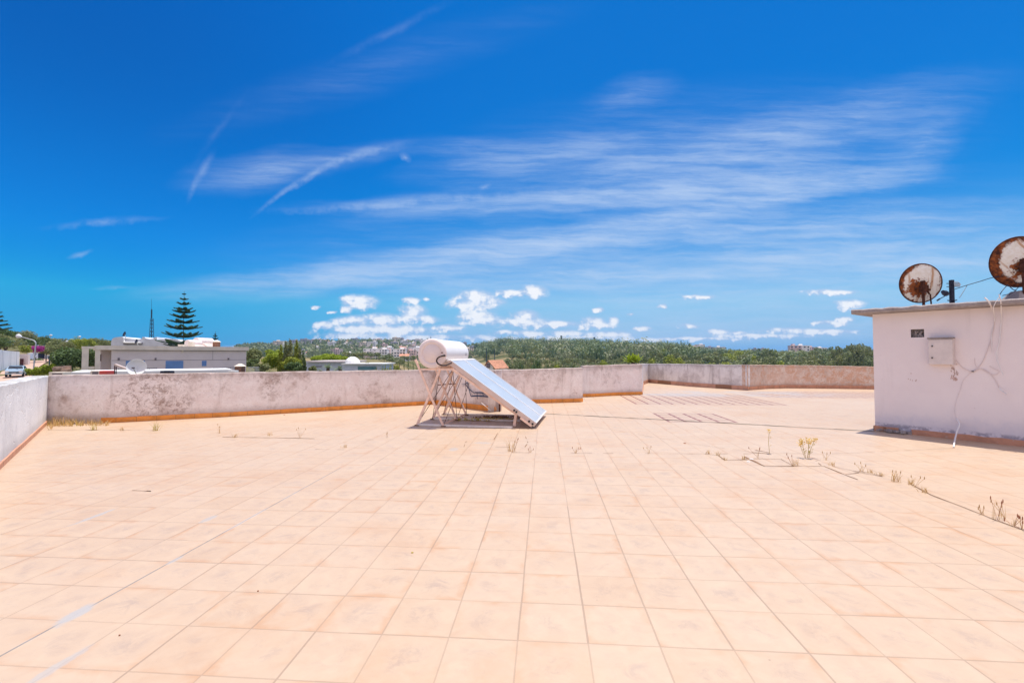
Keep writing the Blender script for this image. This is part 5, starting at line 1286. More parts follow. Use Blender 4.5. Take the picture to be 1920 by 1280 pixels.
for ci in range(4):
    for v_ in range(3):
        fl_n = [1, 2, 4][v_]; HM.append((ci, fl_n, house_mesh([9, 12, 17][v_], 9, fl_n * 3.1, fl_n, HW[ci], ci * 7 + v_), [9, 12, 17][v_]))
HMP = [house_mesh(11, 9, 5.5, 2, HW[0], 91, True), house_mesh(13, 10, 6, 2, HW[2], 92, True)]
def put_house(px, Y, hm, label, group, dz=0, sc=1.0, rz=None, cat='house'):
    x = (px - 960) / F * Y; o = objm('house', hm, (x, Y, hgt(x, Y) + dz)); o.rotation_euler = (0, 0, random.uniform(-.5, .5) if rz is None else rz); o.scale = (sc, sc, sc)
    return tag(o, label, cat, group)
used = []
FN = {1: 'single-storey', 2: 'two-storey', 4: 'four-storey'}
tries = 0; cnt = 0
while cnt < 235 and tries < 9000:
    tries += 1
    px = random.triangular(470, 905, 760); Y = random.uniform(520, 1480) if px > 560 else random.uniform(900, 1700); x = (px - 960) / F * Y
    if noise_py(x * .009 + 5, Y * .009) > .74: continue
    if any((x - a) ** 2 + (Y - b) ** 2 < 17 ** 2 for a, b in used): continue
    used.append((x, Y)); cnt += 1
    ci, fn_, hm, w = random.choices(HM, weights=[4, 4, 3, 3, 3, 2, 2, 2, 1, 2, 2, 2])[0]
    if random.random() < .12: put_house(px, Y, HMP[0], 'white house with a pitched orange roof in the hillside town', 'pitched-roof houses of the hillside town')
    else: put_house(px, Y, hm, f'{FN[fn_]} {HWN[ci]} flat-roofed house in the hillside town', f'{FN[fn_]} {HWN[ci]} houses of the hillside town', sc=random.uniform(.85, 1.15))
for (px, Y, i, s_) in [(696, 560, 2, 1), (715, 545, 2, .95), (735, 560, 0, 1.2), (748, 540, 2, 1), (770, 550, 5, .9), (790, 555, 2, 1.1), (705, 620, 8, 1), (760, 640, 5, 1), (778, 660, 2, 1.1)]:
    lb = {696: 'white apartment block at the left end of the front row of town blocks', 715: 'second apartment block from the left in the front row of the town', 735: 'long low white building in the front row of the town', 748: 'apartment block with bands of windows above the dark cypresses', 770: 'pinkish apartment block next to the water tank', 790: 'apartment block half hidden by the water tank', 705: 'cream apartment block behind the front row on the left', 760: 'pinkish block in the second row of the town', 778: 'large white block in the second row of the town'}[px]
    put_house(px, Y, HM[i][2], lb, 'front apartment blocks of the town', sc=s_, rz=random.uniform(-.25, .25), cat='apartment block', dz=.5)
# distant city left
for i in range(60):
    px = random.uniform(462, 610); Y = random.uniform(2300, 3000); put_house(px, Y, HM[random.choice([2, 5, 8])][2], 'pale block of the distant city right of the grey house', 'distant city blocks', sc=random.uniform(.45, .9), cat='building')
# horizon buildings on the right
for (px, yb, Y, i, s_, lb) in [(1303, 655, 700, 4, 1.0, 'pink house on the horizon above the tree belt, left one of the pair'), (1312, 655, 720, 2, .8, 'pink and white house right beside the pair on the horizon'), (1328, 655, 760, 10, 1.0, 'dark grey house on the horizon'), (1350, 656, 740, 1, 1.1, 'white house on the horizon right of the dark grey one'), (1418, 656, 760, 9, 1.2, 'bluish grey house on the horizon in the middle right'), (1428, 657, 780, 10, .9, 'grey house just right of the bluish one'),
                             (1490, 655, 640, 4, 1.2, 'long pink building on the horizon with a mast'), (1505, 655, 650, 1, 1.2, 'white part of the long building on the horizon'), (1522, 656, 660, 4, 1.0, 'pinkish house right of the long building'), (1540, 657, 680, 1, 1.0, 'last white house before the tall trees by the hut')]:
    x = (px - 960) / F * Y; zt = H + (665 - yb) / F * Y; z0 = hgt(x, Y); o = put_house(px, Y, HM[i][2], lb, 'houses on the right horizon', dz=max(0, zt - z0 - 2.5), sc=s_, rz=random.uniform(-.3, .3))
def pole(px, yt, Y, r_, label, yb=None, arms=0):
    x = (px - 960) / F * Y; z0 = hgt(x, Y); root = thing('pole', (x, Y, z0), label, 'pole'); mb = MB(); zt = H + (665 - yt) / F * Y; mb.tube([(x, Y, z0), (x, Y, zt)], r_, 6); mb.build('shaft', M['darkstone'], root)
    if arms: mb = MB(); mb.box((x, Y, zt - r_ * 3), (r_ * 3.2, r_ * 2.4, r_ * 6)); mb.build('head', M['darkstone'], root)
pole(912, 653, 170, .16, 'left utility pole above the orange roofed house'); pole(927.5, 654, 160, .14, 'right utility pole above the orange roofed house')
pole(1052.5, 629, 780, .9, 'left mast on top of the forest hill', arms=1); pole(1114.5, 632, 780, .9, 'right mast on top of the forest hill', arms=1); pole(1277, 638, 700, .5, 'thin mast right of the forest hill'); pole(1485, 645, 640, .4, 'mast on the long horizon building')
pole(601, 641, 1400, 1.3, 'slim tower on the ridge of the far left hill', arms=1); pole(626, 641, 1400, .9, 'thin mast on the far left ridge'); pole(1270.5, 641, 700, .4, 'shorter thin mast just left of the thin mast')
for (px, yt, Y, w, lb) in [(802, 630.5, 900, 6, 'dark bush crown on the skyline just above the left of the tank'), (808, 629, 900, 4, 'pointed tree on the skyline just above the tank'), (674, 641, 1250, 14, 'dark tree on the ridge left of the town top'), (686, 641, 1200, 16, 'broad dark tree on the town ridge'), (725, 642, 1200, 18, 'dark tree clump on the town ridge, middle'), (738, 643, 1180, 14, 'dark tree at the right of the ridge clump')]:
    place('dark', px, yt, Y, w, lb, 'dark trees on the town ridge', hmin=8)

# ================================================================== neighbouring buildings
def part_box(root, name, m, c, sz, rz=0): mb = MB(); mb.box(c, sz, rz); return mb.build(name, M[m], root)
# grey house
YL, YR = 28.0, 33.5
aL = at(186, 660, YL); aR = at(462, 660, YR); gd = (aR - aL); gd.z = 0; gl = gd.length; gd.normalize(); gn = Vector((gd.y, -gd.x, 0)); g0 = Vector((aL.x, aL.y, 0))
gh = thing('grey_house', (g0.x, g0.y, -8), 'long low greige house with a cream coping and blue windows behind the left parapet', 'house')
ZT = 1.93; ZC = at(300, 656.8, 30).z
def gp(s_, z_, off=0.0): return g0 + gd * s_ + gn * off + Vector((0, 0, z_))
def gbox(name, m, s0, s1, z0, z1, d0, d1, root=None): mb = MB(); mb.hexa([gp(s0, z0, d0), gp(s1, z0, d0), gp(s1, z0, d1), gp(s0, z0, d1), gp(s0, z1, d0), gp(s1, z1, d0), gp(s1, z1, d1), gp(s0, z1, d1)]); return mb.build(name, M[m], root or gh)
def gs(px, py): p = onplane(px, py, g0, gn); return (p - g0).dot(gd), p.z
# note gn points towards the camera side
if gn.y > 0: gn = -gn
ZC = gs(320, 657)[1]
gbox('wall_body', 'greige', gs(209, 660)[0], gl, -8, ZC + .02, -6, 0)
gbox('wing_wall', 'greige', gs(190, 660)[0], gs(209, 660)[0] - .005, -8, ZC + .02, -6, -.8)
gbox('coping', 'cream', gs(178, 660)[0], gl + .12, ZC + .02, ZT, -6.2, .18)
gbox('shadow_gap', 'groove', gs(209, 660)[0] + .02, gl - .02, ZC - .02, ZC + .015, -.02, .012)
zg = gs(320, 675)[1]; gbox('groove', 'groove', gs(209, 660)[0] + .02, gl - .02, zg - .012, zg + .012, -.02, .004)
gbox('expansion_seam', 'groove', gs(399, 660)[0] - .008, gs(399, 660)[0] + .008, zg + .02, ZC - .03, -.02, .004)
for (x0, x1, y0, y1) in [(236, 271.5, 675.6, 700), (310.5, 343.5, 675.6, 696), (378.5, 387, 675.6, 686.2)]:
    w = gbox('window', 'bluewin', gs(x0, 680)[0], gs(x1, 680)[0], gs((x0 + x1) / 2, y1)[1], gs((x0 + x1) / 2, y0)[1] - .02, -.02, .02)
    mb = MB(); s0, s1 = gs(x0, 680)[0], gs(x1, 680)[0]; z0_, z1_ = gs(x0, y1)[1], gs(x0, y0)[1] - .02
    for i in range(1, 9):
        zz = z0_ + (z1_ - z0_) * i / 9; mb.hexa([gp(s0, zz - .004, .02), gp(s1, zz - .004, .02), gp(s1, zz - .004, .026), gp(s0, zz - .004, .026), gp(s0, zz + .004, .02), gp(s1, zz + .004, .02), gp(s1, zz + .004, .026), gp(s0, zz + .004, .026)])
    mb.build('slat', M['bluewin'], w)
for px in (222.5, 291.5, 428): s_, z_ = gs(px, 672.8); gbox('wall_lamp', 'groove', s_ - .045, s_ + .045, z_ - .07, z_ + .07, .0, .09)
# pergola frame at the left
gbox('pergola_post', 'cream', gs(153.5, 660)[0], gs(166.5, 660)[0], -8, ZT - .12, -.4, .12); gbox('pergola_post', 'cream', gs(178, 660)[0] + .01, gs(188, 660)[0], -8, ZC + .02, -.35, .14)
gbox('pergola_beam', 'cream', gs(153.5, 660)[0] - .02, gs(178, 660)[0] - .005, ZT - .2, ZT - .06, -.42, .14)
gbox('pergola_beam', 'cream', gs(163, 660)[0], gs(178, 660)[0], gs(170, 692)[1], gs(170, 687)[1], -.3, .1)
gbox('door', 'darkred', gs(188.6, 660)[0], gs(190.6, 660)[0], gs(190, 677)[1], gs(190, 664)[1], -.6, -.3)
def railing(px0, px1, y0, y1, off, m, nb, label):
    s0, s1 = gs(px0, 690)[0], gs(px1, 690)[0]; z0_, z1_ = gs((px0 + px1) / 2, y1)[1], gs((px0 + px1) / 2, y0)[1]; mb = MB()
    mb.beam(gp(s0, z1_, off), gp(s1, z1_, off), .025)
    for i in range(nb + 1): mb.beam(gp(s0 + (s1 - s0) * i / nb, z0_ - .6, off), gp(s0 + (s1 - s0) * i / nb, z1_, off), .018)
    tag(mb.build('railing', M[m]), label, 'railing')
railing(397, 444, 688.5, 697, .6, 'darkstone', 6, 'thin dark railing along the right part of the grey house'); railing(459, 479, 687.5, 696, .9, 'white', 9, 'white picket railing at the right end of the grey house'); railing(221, 292, 690, 699, .6, 'darkstone', 5, 'thin grey railing behind the white satellite dish')
# things on the grey house roof
def mini_heater(px, py, Y, s_, label, tilt=1):
    c = at(px, py, Y); root = thing('solar_water_heater', (c.x, c.y, c.z - .5), label, 'solar heater', 'distant solar heaters')
    mb = MB(); mb.lathe(c + Vector((-.1, -.6, 0)) * s_, Vector((.15, 1, 0)), [(.001, 0), (.25 * s_, .01), (.27 * s_, .03), (.27 * s_, 1.2 * s_), (.001, 1.22 * s_)], 18); autosmooth(mb.build('tank', M['tank_end'], root))
    a = c + Vector((.25, 0, -.1)) * s_; b = a + Vector((1.3, 0, -.85)) * s_; mb = MB(); mb.beam(a, b, 1.2 * s_, .08 * s_, up=(.55, 0, .83)); mb.build('collector', M['rail_side'], root)
    mb = MB(); mb.beam(c + Vector((-.2, -.3, 0)) * s_, c + Vector((-.35, -.3, -.9)) * s_, .05); mb.beam(c + Vector((.1, -.3, -.2)) * s_, c + Vector((.1, -.3, -.9)) * s_, .05); mb.build('stand', M['frame'], root)
mini_heater(363, 643.5, 33, .9, 'pinkish solar heater on the grey house roof, left one'); mini_heater(382, 641, 36, 1.2, 'larger solar heater on the grey house roof, right one')
def chim(px, y0, y1, Y, w, m, label, cap=True):
    a = at(px, y1, Y); b = at(px, y0, Y); root = thing('chimney', (a.x, a.y, a.z), label, 'chimney'); mb = MB(); mb.box((a.x, a.y, (a.z + b.z) / 2 - .2), (w, w, b.z - a.z + .4)); mb.build('shaft', M[m], root)
    if cap: mb = MB(); k = Vector((a.x, a.y, b.z)); h = w * .62; mb.hexa([k + Vector((-h, -h, .001)), k + Vector((h, -h, .001)), k + Vector((h, h, .001)), k + Vector((-h, h, .001)), k + Vector((-.05, -.05, w * .4)), k + Vector((.05, -.05, w * .4)), k + Vector((.05, .05, w * .4)), k + Vector((-.05, .05, w * .4))]); mb.build('cap', M['cream'], root)
chim(450, 686.5, 698, 24, .34, 'brick', 'brown brick chimney with a pale cap at the right end of the grey house'); chim(406, 641, 650, 35, .36, 'brick', 'small brown chimney near the little conifer on the roof line'); chim(341.5, 645.5, 650, 31, .34, 'cream', 'pale stub of wall on the roof below the large conifer', False); chim(359, 641, 651, 32, .28, 'cream', 'pale vertical block left of the roof heaters', False); chim(375.5, 632.5, 640, 36.5, .16, 'darkstone', 'small dark tank post above the right roof heater', False)
# white sculpted building behind
Yw = 52; pz = [(150, 330), (152, 250), (175, 205), (215, 187), (290, 178), (330, 177), (350, 195), (430, 204), (520, 212), (600, 213), (636, 208), (640, 180), (675, 183), (700, 205), (760, 212), (810, 208), (840, 182), (868, 182), (872, 222), (940, 215), (1050, 212), (1120, 210), (1190, 222), (1240, 245), (1300, 262), (1300, 330)]
out = [at(190 + x / 8.35, 610 + y / 8.35, Yw) for x, y in pz]
out[0].z = -6; out[-1].z = -6
mb = MB(); n = len(out); bk = [p + Vector((-2, 5, 0)) for p in out]; mb.poly(out); mb.poly(list(reversed(bk)))
for i in range(n): mb.quad(out[(i + 1) % n], out[i], bk[i], bk[(i + 1) % n])
wb = thing('white_villa', (out[5].x, Yw, -8), 'white villa with a wavy sculpted roof parapet behind the grey house', 'house'); mb.build('wall_body', M['white_cool'], wb)
mb = MB(); q = [at(190 + x / 8.35, 610 + y / 8.35, Yw - .3) for x, y in ((340, 190), (345, 235), (360, 262), (400, 268), (620, 272))]; mb.tube(catmull(q), .12, 6); mb.build('ledge', M['white'], wb)
mb = MB(); q = [at(190 + x / 8.35, 610 + y / 8.35, Yw - .06) for x, y in ((345, 262), (640, 262), (640, 300), (345, 300))]; mb.poly(q); mb.build('dark_opening', M['groove'], wb)
def ball(px, py, Y, r_, label):
    c = at(px, py, Y); root = thing('roof_lamp', c, label, 'dish'); mb = MB(); mb.lathe(c, (-.5, -.8, .3), [(.001, -.1), (r_ * .7, -.05), (r_, .05), (.9 * r_, .05), (.001, -.02)], 18); autosmooth(mb.build('bowl', M['bluewin' if 0 else 'darkmetal'], root), 60); mb = MB(); mb.tube([c, c + Vector((0.1, .1, -r_ * 1.6))], .04, 6); mb.build('stand', M['white'], root)
ball(190 + 362 / 8.35, 610 + 135 / 8.35, 51, .30, 'small dark blue dish on top of the white sculpted roof'); ball(190 + 550 / 8.35, 610 + 250 / 8.35, 50.5, .26, 'small dark blue dish in front of the white sculpted roof')
# lattice mast
def mast(px, y0, y1, Y, w):
    a = at(px, y1, Y); b = at(px, y0, Y); t = at(px, 560, Y); root = thing('lattice_mast', (a.x, a.y, a.z - 4), 'slim steel lattice mast with a whip antenna behind the white villa', 'mast'); mb = MB(); n = 12; c = [(-1, -1), (1, -1), (1, 1), (-1, 1)]
    W0 = lambda z: w * (1 - .35 * (z - a.z) / (b.z - a.z)) / 2
    lev = [a.z - 4 + (b.z - a.z + 4) * i / n for i in range(n + 1)]
    P_ = lambda i, k: Vector((a.x + c[k][0] * W0(lev[i]), a.y + c[k][1] * W0(lev[i]), lev[i]))
    for i in range(n):
        for k in range(4): mb.beam(P_(i, k), P_(i + 1, k), .045); mb.beam(P_(i, k), P_(i + 1, (k + 1) % 4), .03)
    mb.build('lattice', M['darkstone'], root); mb = MB(); mb.tube([(b.x, b.y, b.z), (t.x, t.y, t.z)], .03, 6, r2=.015); mb.tube([(b.x, b.y, b.z), (b.x, b.y, b.z + 1.5)], .1, 6); mb.build('whip', M['darkstone'], root)
mast(284, 597, 634, 75, .42)
# low annex roof right behind the parapet with clutter
ax0, ax1 = at(132, 697.5, 19), at(436, 694.5, 22.5); dd = (ax1 - ax0); dd.z = 0; dn = dd.normalized(); bn = Vector((-dn.y, dn.x, 0)); zt = ax0.z
mb = MB(); mb.hexa([Vector((p.x, p.y, z_)) for z_ in (-8, zt) for p in (ax0, ax1, ax1 + bn * 3, ax0 + bn * 3)]); tag(mb.build('low_annex', M['white']), 'low white annex roof edge just above the long parapet', 'building')
def clutter(name, px0, px1, py0, py1, Y, d, m, label, cat):
    a = at(px0, py1, Y); b = at(px1, py0, Y); mb = MB(); mb.hexa([(a.x, Y, a.z - .3), (b.x, Y, a.z - .3), (b.x, Y + d, a.z - .3), (a.x, Y + d, a.z - .3), (a.x, Y, b.z), (b.x, Y, b.z), (b.x, Y + d, b.z), (a.x, Y + d, b.z)]); return tag(bevel(mb.build(name, M[m]), .01), label, cat)
def acunit(px0, px1, py0, py1, Y, label):
    a = at(px0, py1, Y); b = at(px1, py0, Y); root = thing('air_conditioner', ((a.x + b.x) / 2, Y, a.z), label, 'air conditioner', 'air conditioner units'); cx, w, h = (a.x + b.x) / 2, b.x - a.x, b.z - a.z + .25; zc2 = b.z - h / 2
    mb = MB(); mb.box((cx, Y + .15, zc2), (w, .3, h)); bevel(mb.build('housing', M['cream'], root), .01)
    mb = MB(); mb.box((cx + w * .1, Y - .006, zc2), (w * .66, .012, h * .8)); mb.build('grille', M['groove'], root)
acunit(169, 185, 694.8, 702, 17.5, 'air conditioner unit with a dark grille beside the red crate'); acunit(91, 118, 697.6, 704, 16, 'air conditioner unit at the left corner above the parapet')
clutter('crate', 186, 200, 695, 702, 17.4, .35, 'redbox', 'red plastic crate beside the air conditioner unit', 'crate'); clutter('box', 300, 315, 694.8, 699, 18, .3, 'darkmetal', 'dark box on the low annex roof', 'box'); clutter('box', 316.5, 320.5, 695.6, 699, 18, .2, 'darkmetal', 'tiny dark block right of the dark box on the annex roof', 'box'); clutter('box', 428, 440, 694.5, 698, 20, .3, 'white', 'small pale block before the brown brick chimney', 'box')
mb = MB()
for k in range(60):
    q = at(random.uniform(104, 128), random.uniform(689, 698), random.uniform(28, 32)); mb.box(q, (random.uniform(.15, .5), .3, random.uniform(.1, .3)), random.uniform(0, 3))
tag(mb.build('rubble_heap', M['haywall']), 'heap of rubble beyond the left corner of the terrace', 'rubble', kind='stuff')
# white dish and its rusty arm
c = at(255.5, 688, 15.5); r_ = 15 / F * 15.5
dsh = thing('satellite_dish', (c.x, c.y, c.z - .5), 'clean white satellite dish facing the camera above the long parapet', 'satellite dish')
mb = MB(); ax_ = Vector((.45, -.85, .25)).normalized(); mb.lathe(c - ax_ * .06, ax_, [(.001, -.05), (r_ * .5, -.03), (r_ * .85, .015), (r_, .05), (r_ * 1.02, .048), (r_ * 1.02, .04), (r_ * .86, .0), (r_ * .5, -.045), (.001, -.065)], 36); autosmooth(mb.build('reflector', M['white'], dsh), 60)
mb = MB(); mb.tube([c - ax_ * .1, c + Vector((0, .1, -1.2))], .03, 8); mb.build('mast', M['white'], dsh)
mb = MB(); mb.beam(c + Vector((.1, -.1, -r_ * .9)), c + ax_ * .4 + Vector((0, 0, -.12)), .02); mb.build('arm', M['galv'], dsh); mb = MB(); mb.box(c + ax_ * .4 + Vector((0, 0, -.12)), (.06, .06, .05)); mb.build('receiver', M['groove'], dsh)
fr = thing('beam_stand', at(217, 698, 16), 'rusty brown metal beam on two legs left of the white dish', 'frame')
mb = MB(); mb.beam(at(216, 683.5, 16), at(247, 695, 16), .09, .06); mb.build('beam', M['rail_side'], fr)
for px in (215, 218): mb = MB(); mb.beam(at(px, 684, 16), at(px - .4, 704, 16), .022); mb.build('leg', M['darkred'], fr)
# dome house and grey roofed house
Yd = 60
a = at(645, 684, Yd); b = at(715, 684, Yd); dh = thing('dome_house', ((a.x + b.x) / 2, Yd, -9), 'pale blue house with a white dome seen over the long parapet', 'house')
zr = at(680, 683.3, Yd).z
mb = MB(); mb.hexa([(a.x, Yd, -9), (b.x, Yd, -9), (b.x, Yd + 6, -9), (a.x, Yd + 6, -9), (a.x, Yd, zr), (b.x, Yd, zr), (b.x, Yd + 6, zr), (a.x, Yd + 6, zr)]); mb.build('wall_body', M['bluegrey'], dh)
mb = MB(); mb.box(((a.x + b.x) / 2, Yd + 3, zr + .08), (b.x - a.x + .5, 6.6, .16)); mb.build('roof_slab', M['white'], dh)
c = at(661, 684, Yd + 2); rd = 14 / F * Yd; mb = MB(); prof = [(rd * math.cos(t_), rd * .95 * math.sin(t_)) for t_ in [i * math.pi / 2 / 12 for i in range(13)]]; mb.lathe((c.x, c.y, zr + .1), (0, 0, 1), prof, 40); autosmooth(mb.build('dome', M['white'], dh), 60)
mb = MB(); q0, q1 = at(671, 687, Yd - .05), at(705, 693, Yd - .05); mb.hexa([(q0.x, Yd - .05, q1.z - 1), (q1.x, Yd - .05, q1.z - 1), (q1.x, Yd + .05, q1.z - 1), (q0.x, Yd + .05, q1.z - 1), (q0.x, Yd - .05, q0.z), (q1.x, Yd - .05, q0.z), (q1.x, Yd + .05, q0.z), (q0.x, Yd + .05, q0.z)]); mb.build('window', M['teal'], dh)
mb = MB(); mb.tube([at(671, 678, Yd + 3), at(682, 683, Yd + 3)], .07, 6); mb.build('antenna', M['white'], dh)
Yg = 72; a = at(573, 678, Yg); b = at(646, 682, Yg); gr = thing('house', ((a.x + b.x) / 2, Yg, -9), 'grey flat-roofed house in front of the wide lime pine', 'house')
mb = MB(); zt2 = at(600, 679, Yg).z; mb.box(((a.x + b.x) / 2, Yg + 4, (zt2 - 9) / 2), (b.x - a.x, 8, zt2 + 9)); mb.build('wall_body', M['bluegrey'], gr); mb = MB(); mb.box(((a.x + b.x) / 2 + .6, Yg + 3.7, zt2 + .12), (b.x - a.x + .6, 8.8, .24)); mb.build('roof_slab', M['greige'], gr)
a2 = at(588, 686.3, Yg - .1); b2 = at(604, 686.3, Yg - .1); mb = MB(); mb.hexa([(a2.x, Yg - .12, a2.z - .12), (b2.x, Yg - .12, a2.z - .12), (b2.x, Yg + .1, a2.z - .12), (a2.x, Yg + .1, a2.z - .12), (a2.x, Yg - .12, a2.z), (b2.x, Yg - .12, a2.z), (b2.x, Yg + .1, a2.z), (a2.x, Yg + .1, a2.z)]); mb.build('window', M['groove'], gr)
# orange roofed house
Yo = 110; o0 = at(908, 692, Yo); p1 = at(925, 692, Yo); p2 = at(945, 692, Yo + 5); rg = at(917, 676, Yo); zb = -9; ze = at(917, 688, Yo).z
oh = thing('house', (p1.x, Yo, zb), 'small white gabled house with an orange tile roof right of the collector', 'house')
g1_, g2_, g3_ = Vector((o0.x, Yo, ze)), Vector((p1.x, Yo, ze)), Vector((rg.x, Yo, rg.z)); bd = Vector((3.2, 7.5, 0)); mb = MB()
mb.poly([(o0.x, Yo, zb), (p1.x, Yo, zb), g2_, g3_, g1_]); mb.quad((p1.x, Yo, zb), Vector((p1.x, Yo, zb)) + bd, g2_ + bd, g2_); mb.build('wall_body', M['white'], oh)
mb = MB(); e_ = Vector((-.25, -.5, 0)); u_ = Vector((0, 0, .12)); f = Vector((0, 0, 0))
mb.hexa([g3_ + e_, g2_ + Vector((.5, -.5, -.5)), g2_ + bd + Vector((.5, 0, -.5)), g3_ + bd, g3_ + e_ + u_, g2_ + Vector((.5, -.5, -.5)) + u_, g2_ + bd + Vector((.5, 0, -.5)) + u_, g3_ + bd + u_]); mb.hexa([g1_ + Vector((-.5, -.5, -.5)), g3_ + e_ + Vector((0, 0, -.005)), g3_ + bd + Vector((0, 0, -.005)), g1_ + bd + Vector((-.5, 0, -.5)), g1_ + Vector((-.5, -.5, -.5)) + u_, g3_ + e_ + u_ * .95, g3_ + bd + u_ * .95, g1_ + bd + Vector((-.5, 0, -.5)) + u_]); mb.build('roof', M['orange_roof'], oh)
mb = MB(); q = at(915.5, 685.5, Yo - .1); mb.box(q, (.9, .1, 1.1)); mb.build('window', M['groove'], oh); 
# ---- left street
def wall_seg(name, px0, Y0, px1, Y1, yt0, yt1, zb, th, m, label, cat='wall'):
    a = at(px0, yt0, Y0); b = at(px1, yt1, Y1); d = (b - a); d.z = 0; d.normalize(); nn = Vector((-d.y, d.x, 0)) * th; mb = MB()
    mb.hexa([(a.x, a.y, zb), (b.x, b.y, zb), (b.x + nn.x, b.y + nn.y, zb), (a.x + nn.x, a.y + nn.y, zb), a, b, b + nn, a + nn]); return tag(mb.build(name, M[m]), label, cat)
def stain_fn(b):
    p = coord('Object'); n = noise(mapping(p, sc=(1.6, 1.6, .12)), 1.0, 5, .65); return mixc(sstep(n, .5, .66) * .75, (.72, .75, .80), (.36, .40, .46))
M['stainwall'] = mat('streaked_white_wall', stain_fn, .9)
wall_seg('boundary_wall', -40, 52, 4, 62, 655, 655.5, -3, .3, 'stainwall', 'streaked white boundary wall cut by the left edge, nearer section'); wall_seg('boundary_wall', 4.6, 62.4, 37, 76, 656.5, 659.5, -3, .3, 'stainwall', 'long streaked white boundary wall behind the parked car')
wall_seg('gate_pillar', 37.5, 76.5, 53, 77, 663.5, 664, -3, .8, 'tank_end', 'pinkish gate pillar between the white wall and the garden wall', 'pillar')
q = at(40.5, 681, 76.4); mb = MB(); mb.box(q, (.5, .12, 1.55)); tag(mb.build('gate_door', M['darkred']), 'narrow dark red door in the pinkish gate pillar', 'door')
wall_seg('garden_wall', 54, 90, 71.5, 96, 662.5, 661, -3, .3, 'bluegrey', 'pale blue garden wall under the magenta bush'); wall_seg('gate', 72, 97, 84, 98, 661.5, 663, -3, .1, 'darkmetal', 'black double gate beyond the garden wall', 'gate'); wall_seg('picket_fence', 85, 98, 101, 100, 665, 666, -3, .15, 'white_cool', 'white fence right of the black gate', 'fence')
# road sheet
rp = []
for (pl, pr, Y) in [(-10, 60, 45), (5, 62, 56), (36, 70, 66), (47, 80, 78), (56, 92, 92), (70, 104, 100)]:
    for p in (pl, pr):
        x = (p - 960) / F * Y; rp.append(Vector((x, Y, max(hgt(x, Y), hgt((p + 8 - 960) / F * Y, Y), -1.5) + .18)))
mb = MB()
for i in range(5): mb.quad(rp[2 * i], rp[2 * i + 1], rp[2 * i + 3], rp[2 * i + 2])
o = mb.build('road', M['road']); tag(o, kind='structure')
# car
cc = at(31, 703, 50); zr_ = H + (665 - 705.5) / F * 50
car = thing('parked_car', (cc.x, 50, zr_), 'pale blue parked car in front of the white boundary wall', 'car'); cs = .78
def CP(x, y, z): a_ = R(40); X = x * math.cos(a_) - y * math.sin(a_); Y_ = x * math.sin(a_) + y * math.cos(a_); return Vector((cc.x + X * cs, 50 + Y_ * cs, zr_ + z * cs))
prof = [(-2.0, .35), (-2.02, .75), (-1.9, .95), (-1.1, 1.05), (-.45, 1.5), (1.0, 1.52), (1.7, 1.1), (2.0, 1.0), (2.02, .35)]
mb = MB(); wv = [.80, .84, .84, .84, .68, .68, .80, .82, .82]
Lp = [CP(-w, y, z) for (y, z), w in zip(prof, wv)]; Rp = [CP(w, y, z) for (y, z), w in zip(prof, wv)]
for i in range(len(prof) - 1): mb.quad(Lp[i], Rp[i], Rp[i + 1], Lp[i + 1])
mb.poly(list(reversed(Lp))); mb.poly(Rp); mb.quad(Lp[0], Lp[-1], Rp[-1], Rp[0]); bevel(mb.build('body', M['carpaint'], car), .05)
mb = MB(); mb.quad(CP(-.74, -1.03, 1.12), CP(.74, -1.03, 1.12), CP(.62, -.50, 1.49), CP(-.62, -.50, 1.49)); mb.build('windscreen', M['carglass'], car)
for s_ in (-1, 1):
    mb = MB(); mb.quad(CP(s_ * .83, -.9, 1.1), CP(s_ * .83, 1.3, 1.14), CP(s_ * .71, 1.0, 1.45), CP(s_ * .71, -.42, 1.45)); mb.build('side_window', M['carglass'], car)
    mb = MB(); mb.box(CP(s_ * .62, -2.0, .75), (.28, .08, .14), R(40)); mb.build('headlight', M['white'], car)
    mb = MB(); mb.box(CP(s_ * .95, -.7, 1.12), (.16, .1, .12), R(40)); mb.build('wing_mirror', M['carpaint'], car)
    for y in (-1.25, 1.3): mb = MB(); p = CP(s_ * .70, y, .32); mb.lathe(p, CP(s_ * .9, y, .32) - p, [(.001, 0), (.25, 0), (.25, .15), (.14, .16), (.001, .15)], 18); mb.build('wheel', M['tyre'], car)
mb = MB(); mb.beam(CP(-.5, -2.05, .62), CP(.5, -2.05, .62), .04, .16 * cs); mb.build('grille', M['black'], car)
mb = MB(); mb.beam(CP(-.22, -2.08, .48), CP(.22, -2.08, .48), .03, .09); mb.build('number_plate', M['white'], car)
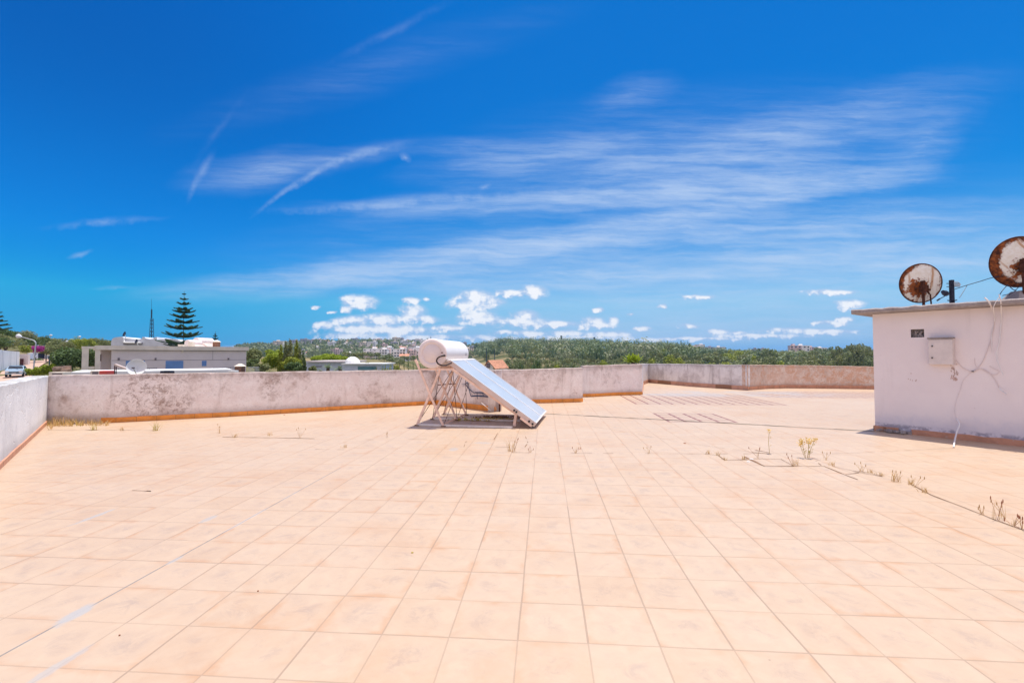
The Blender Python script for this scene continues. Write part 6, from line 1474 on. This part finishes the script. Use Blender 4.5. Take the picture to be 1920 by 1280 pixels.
# street lamps
def lamp(pxb, yb, pts, Y, head, label):
    root = thing('street_lamp', at(pxb, yb, Y), label, 'street lamp', 'street lamps by the road'); mb = MB(); mb.tube([at(pxb, yb + 8, Y)] + catmull([at(x, y, Y) for x, y in pts], 4), .07, 6, r2=.045); mb.build('pole', M['galv'], root)
    a = at(head[0], head[1], Y); b = at(head[2], head[3], Y); mb = MB(); mb.lathe(a, b - a, [(.001, 0), (.16, .1), (.24, .35), (.2, (b - a).length * .8), (.001, (b - a).length)], 12); autosmooth(mb.build('lamp_head', M['white_cool'], root), 60)
lamp(62, 700, [(62.5, 698), (65.5, 660), (67.2, 645), (65.5, 640), (60, 637), (40, 631.5)], 50, (40, 631.7, 31, 629), 'tall curved street lamp leaning over the magenta bush')
lamp(116.5, 672, [(116.5, 660), (117, 646), (119, 642), (124, 640.5)], 100, (123, 640.5, 128, 639.8), 'small distant street lamp above the dark leafy tree')
lamp(97, 660, [(96, 650), (95, 630), (96, 628.5)], 120, (92.5, 628.6, 98, 628.4), 'thin distant lamp with a flat white head at the top of the slope')
lamp(147, 660, [(148, 650), (148.5, 633), (149, 631.5)], 110, (147, 631.5, 151.5, 631), 'thin distant lamp among the bamboo tops')
pole(93.5, 668, 60, .07, 'short dark bollard lamp by the lime hedge', arms=1)
# give look-alikes their place, counted from the left as one sees them from the terrace
def ordinal(n):
    small = ['', 'first', 'second', 'third', 'fourth', 'fifth', 'sixth', 'seventh', 'eighth', 'ninth', 'tenth', 'eleventh', 'twelfth', 'thirteenth', 'fourteenth', 'fifteenth', 'sixteenth', 'seventeenth', 'eighteenth', 'nineteenth']
    tens = {20: 'twent', 30: 'thirt', 40: 'fort', 50: 'fift', 60: 'sixt', 70: 'sevent', 80: 'eight', 90: 'ninet'}
    if n < 20: return small[n]
    if n % 10 == 0: return tens[n] + 'ieth'
    return tens[n - n % 10] + 'y-' + small[n % 10]
same = {}
for o in bpy.data.objects:
    if o.parent is None and 'label' in o and o.location.y > 5: same.setdefault(o['label'], []).append(o)
for lb, os_ in same.items():
    if len(os_) < 2: continue
    os_.sort(key=lambda q: q.location.x / q.location.y)
    for i, q in enumerate(os_): q['label'] = lb + ', ' + ordinal(i + 1) + ' from the left'
# cleanup helper keys
for o in bpy.data.objects:
    if '_o' in o: del o['_o']

# ================================================================== haze
mb = MB(); mb.box((0, 0, 45), (15600, 15600, 170))
hz = bpy.data.materials.new('haze'); hz.use_nodes = True; nt = hz.node_tree; nt.nodes.clear()
ho = nt.nodes.new('ShaderNodeOutputMaterial'); pv = nt.nodes.new('ShaderNodeVolumePrincipled'); pv.inputs['Color'].default_value = (.22, .56, 1, 1); pv.inputs['Density'].default_value = 0.00012; pv.inputs['Anisotropy'].default_value = .2
nt.links.new(pv.outputs[0], ho.inputs['Volume']); o = mb.build('haze', hz, origin=(0, 0, 0)); tag(o, kind='stuff')
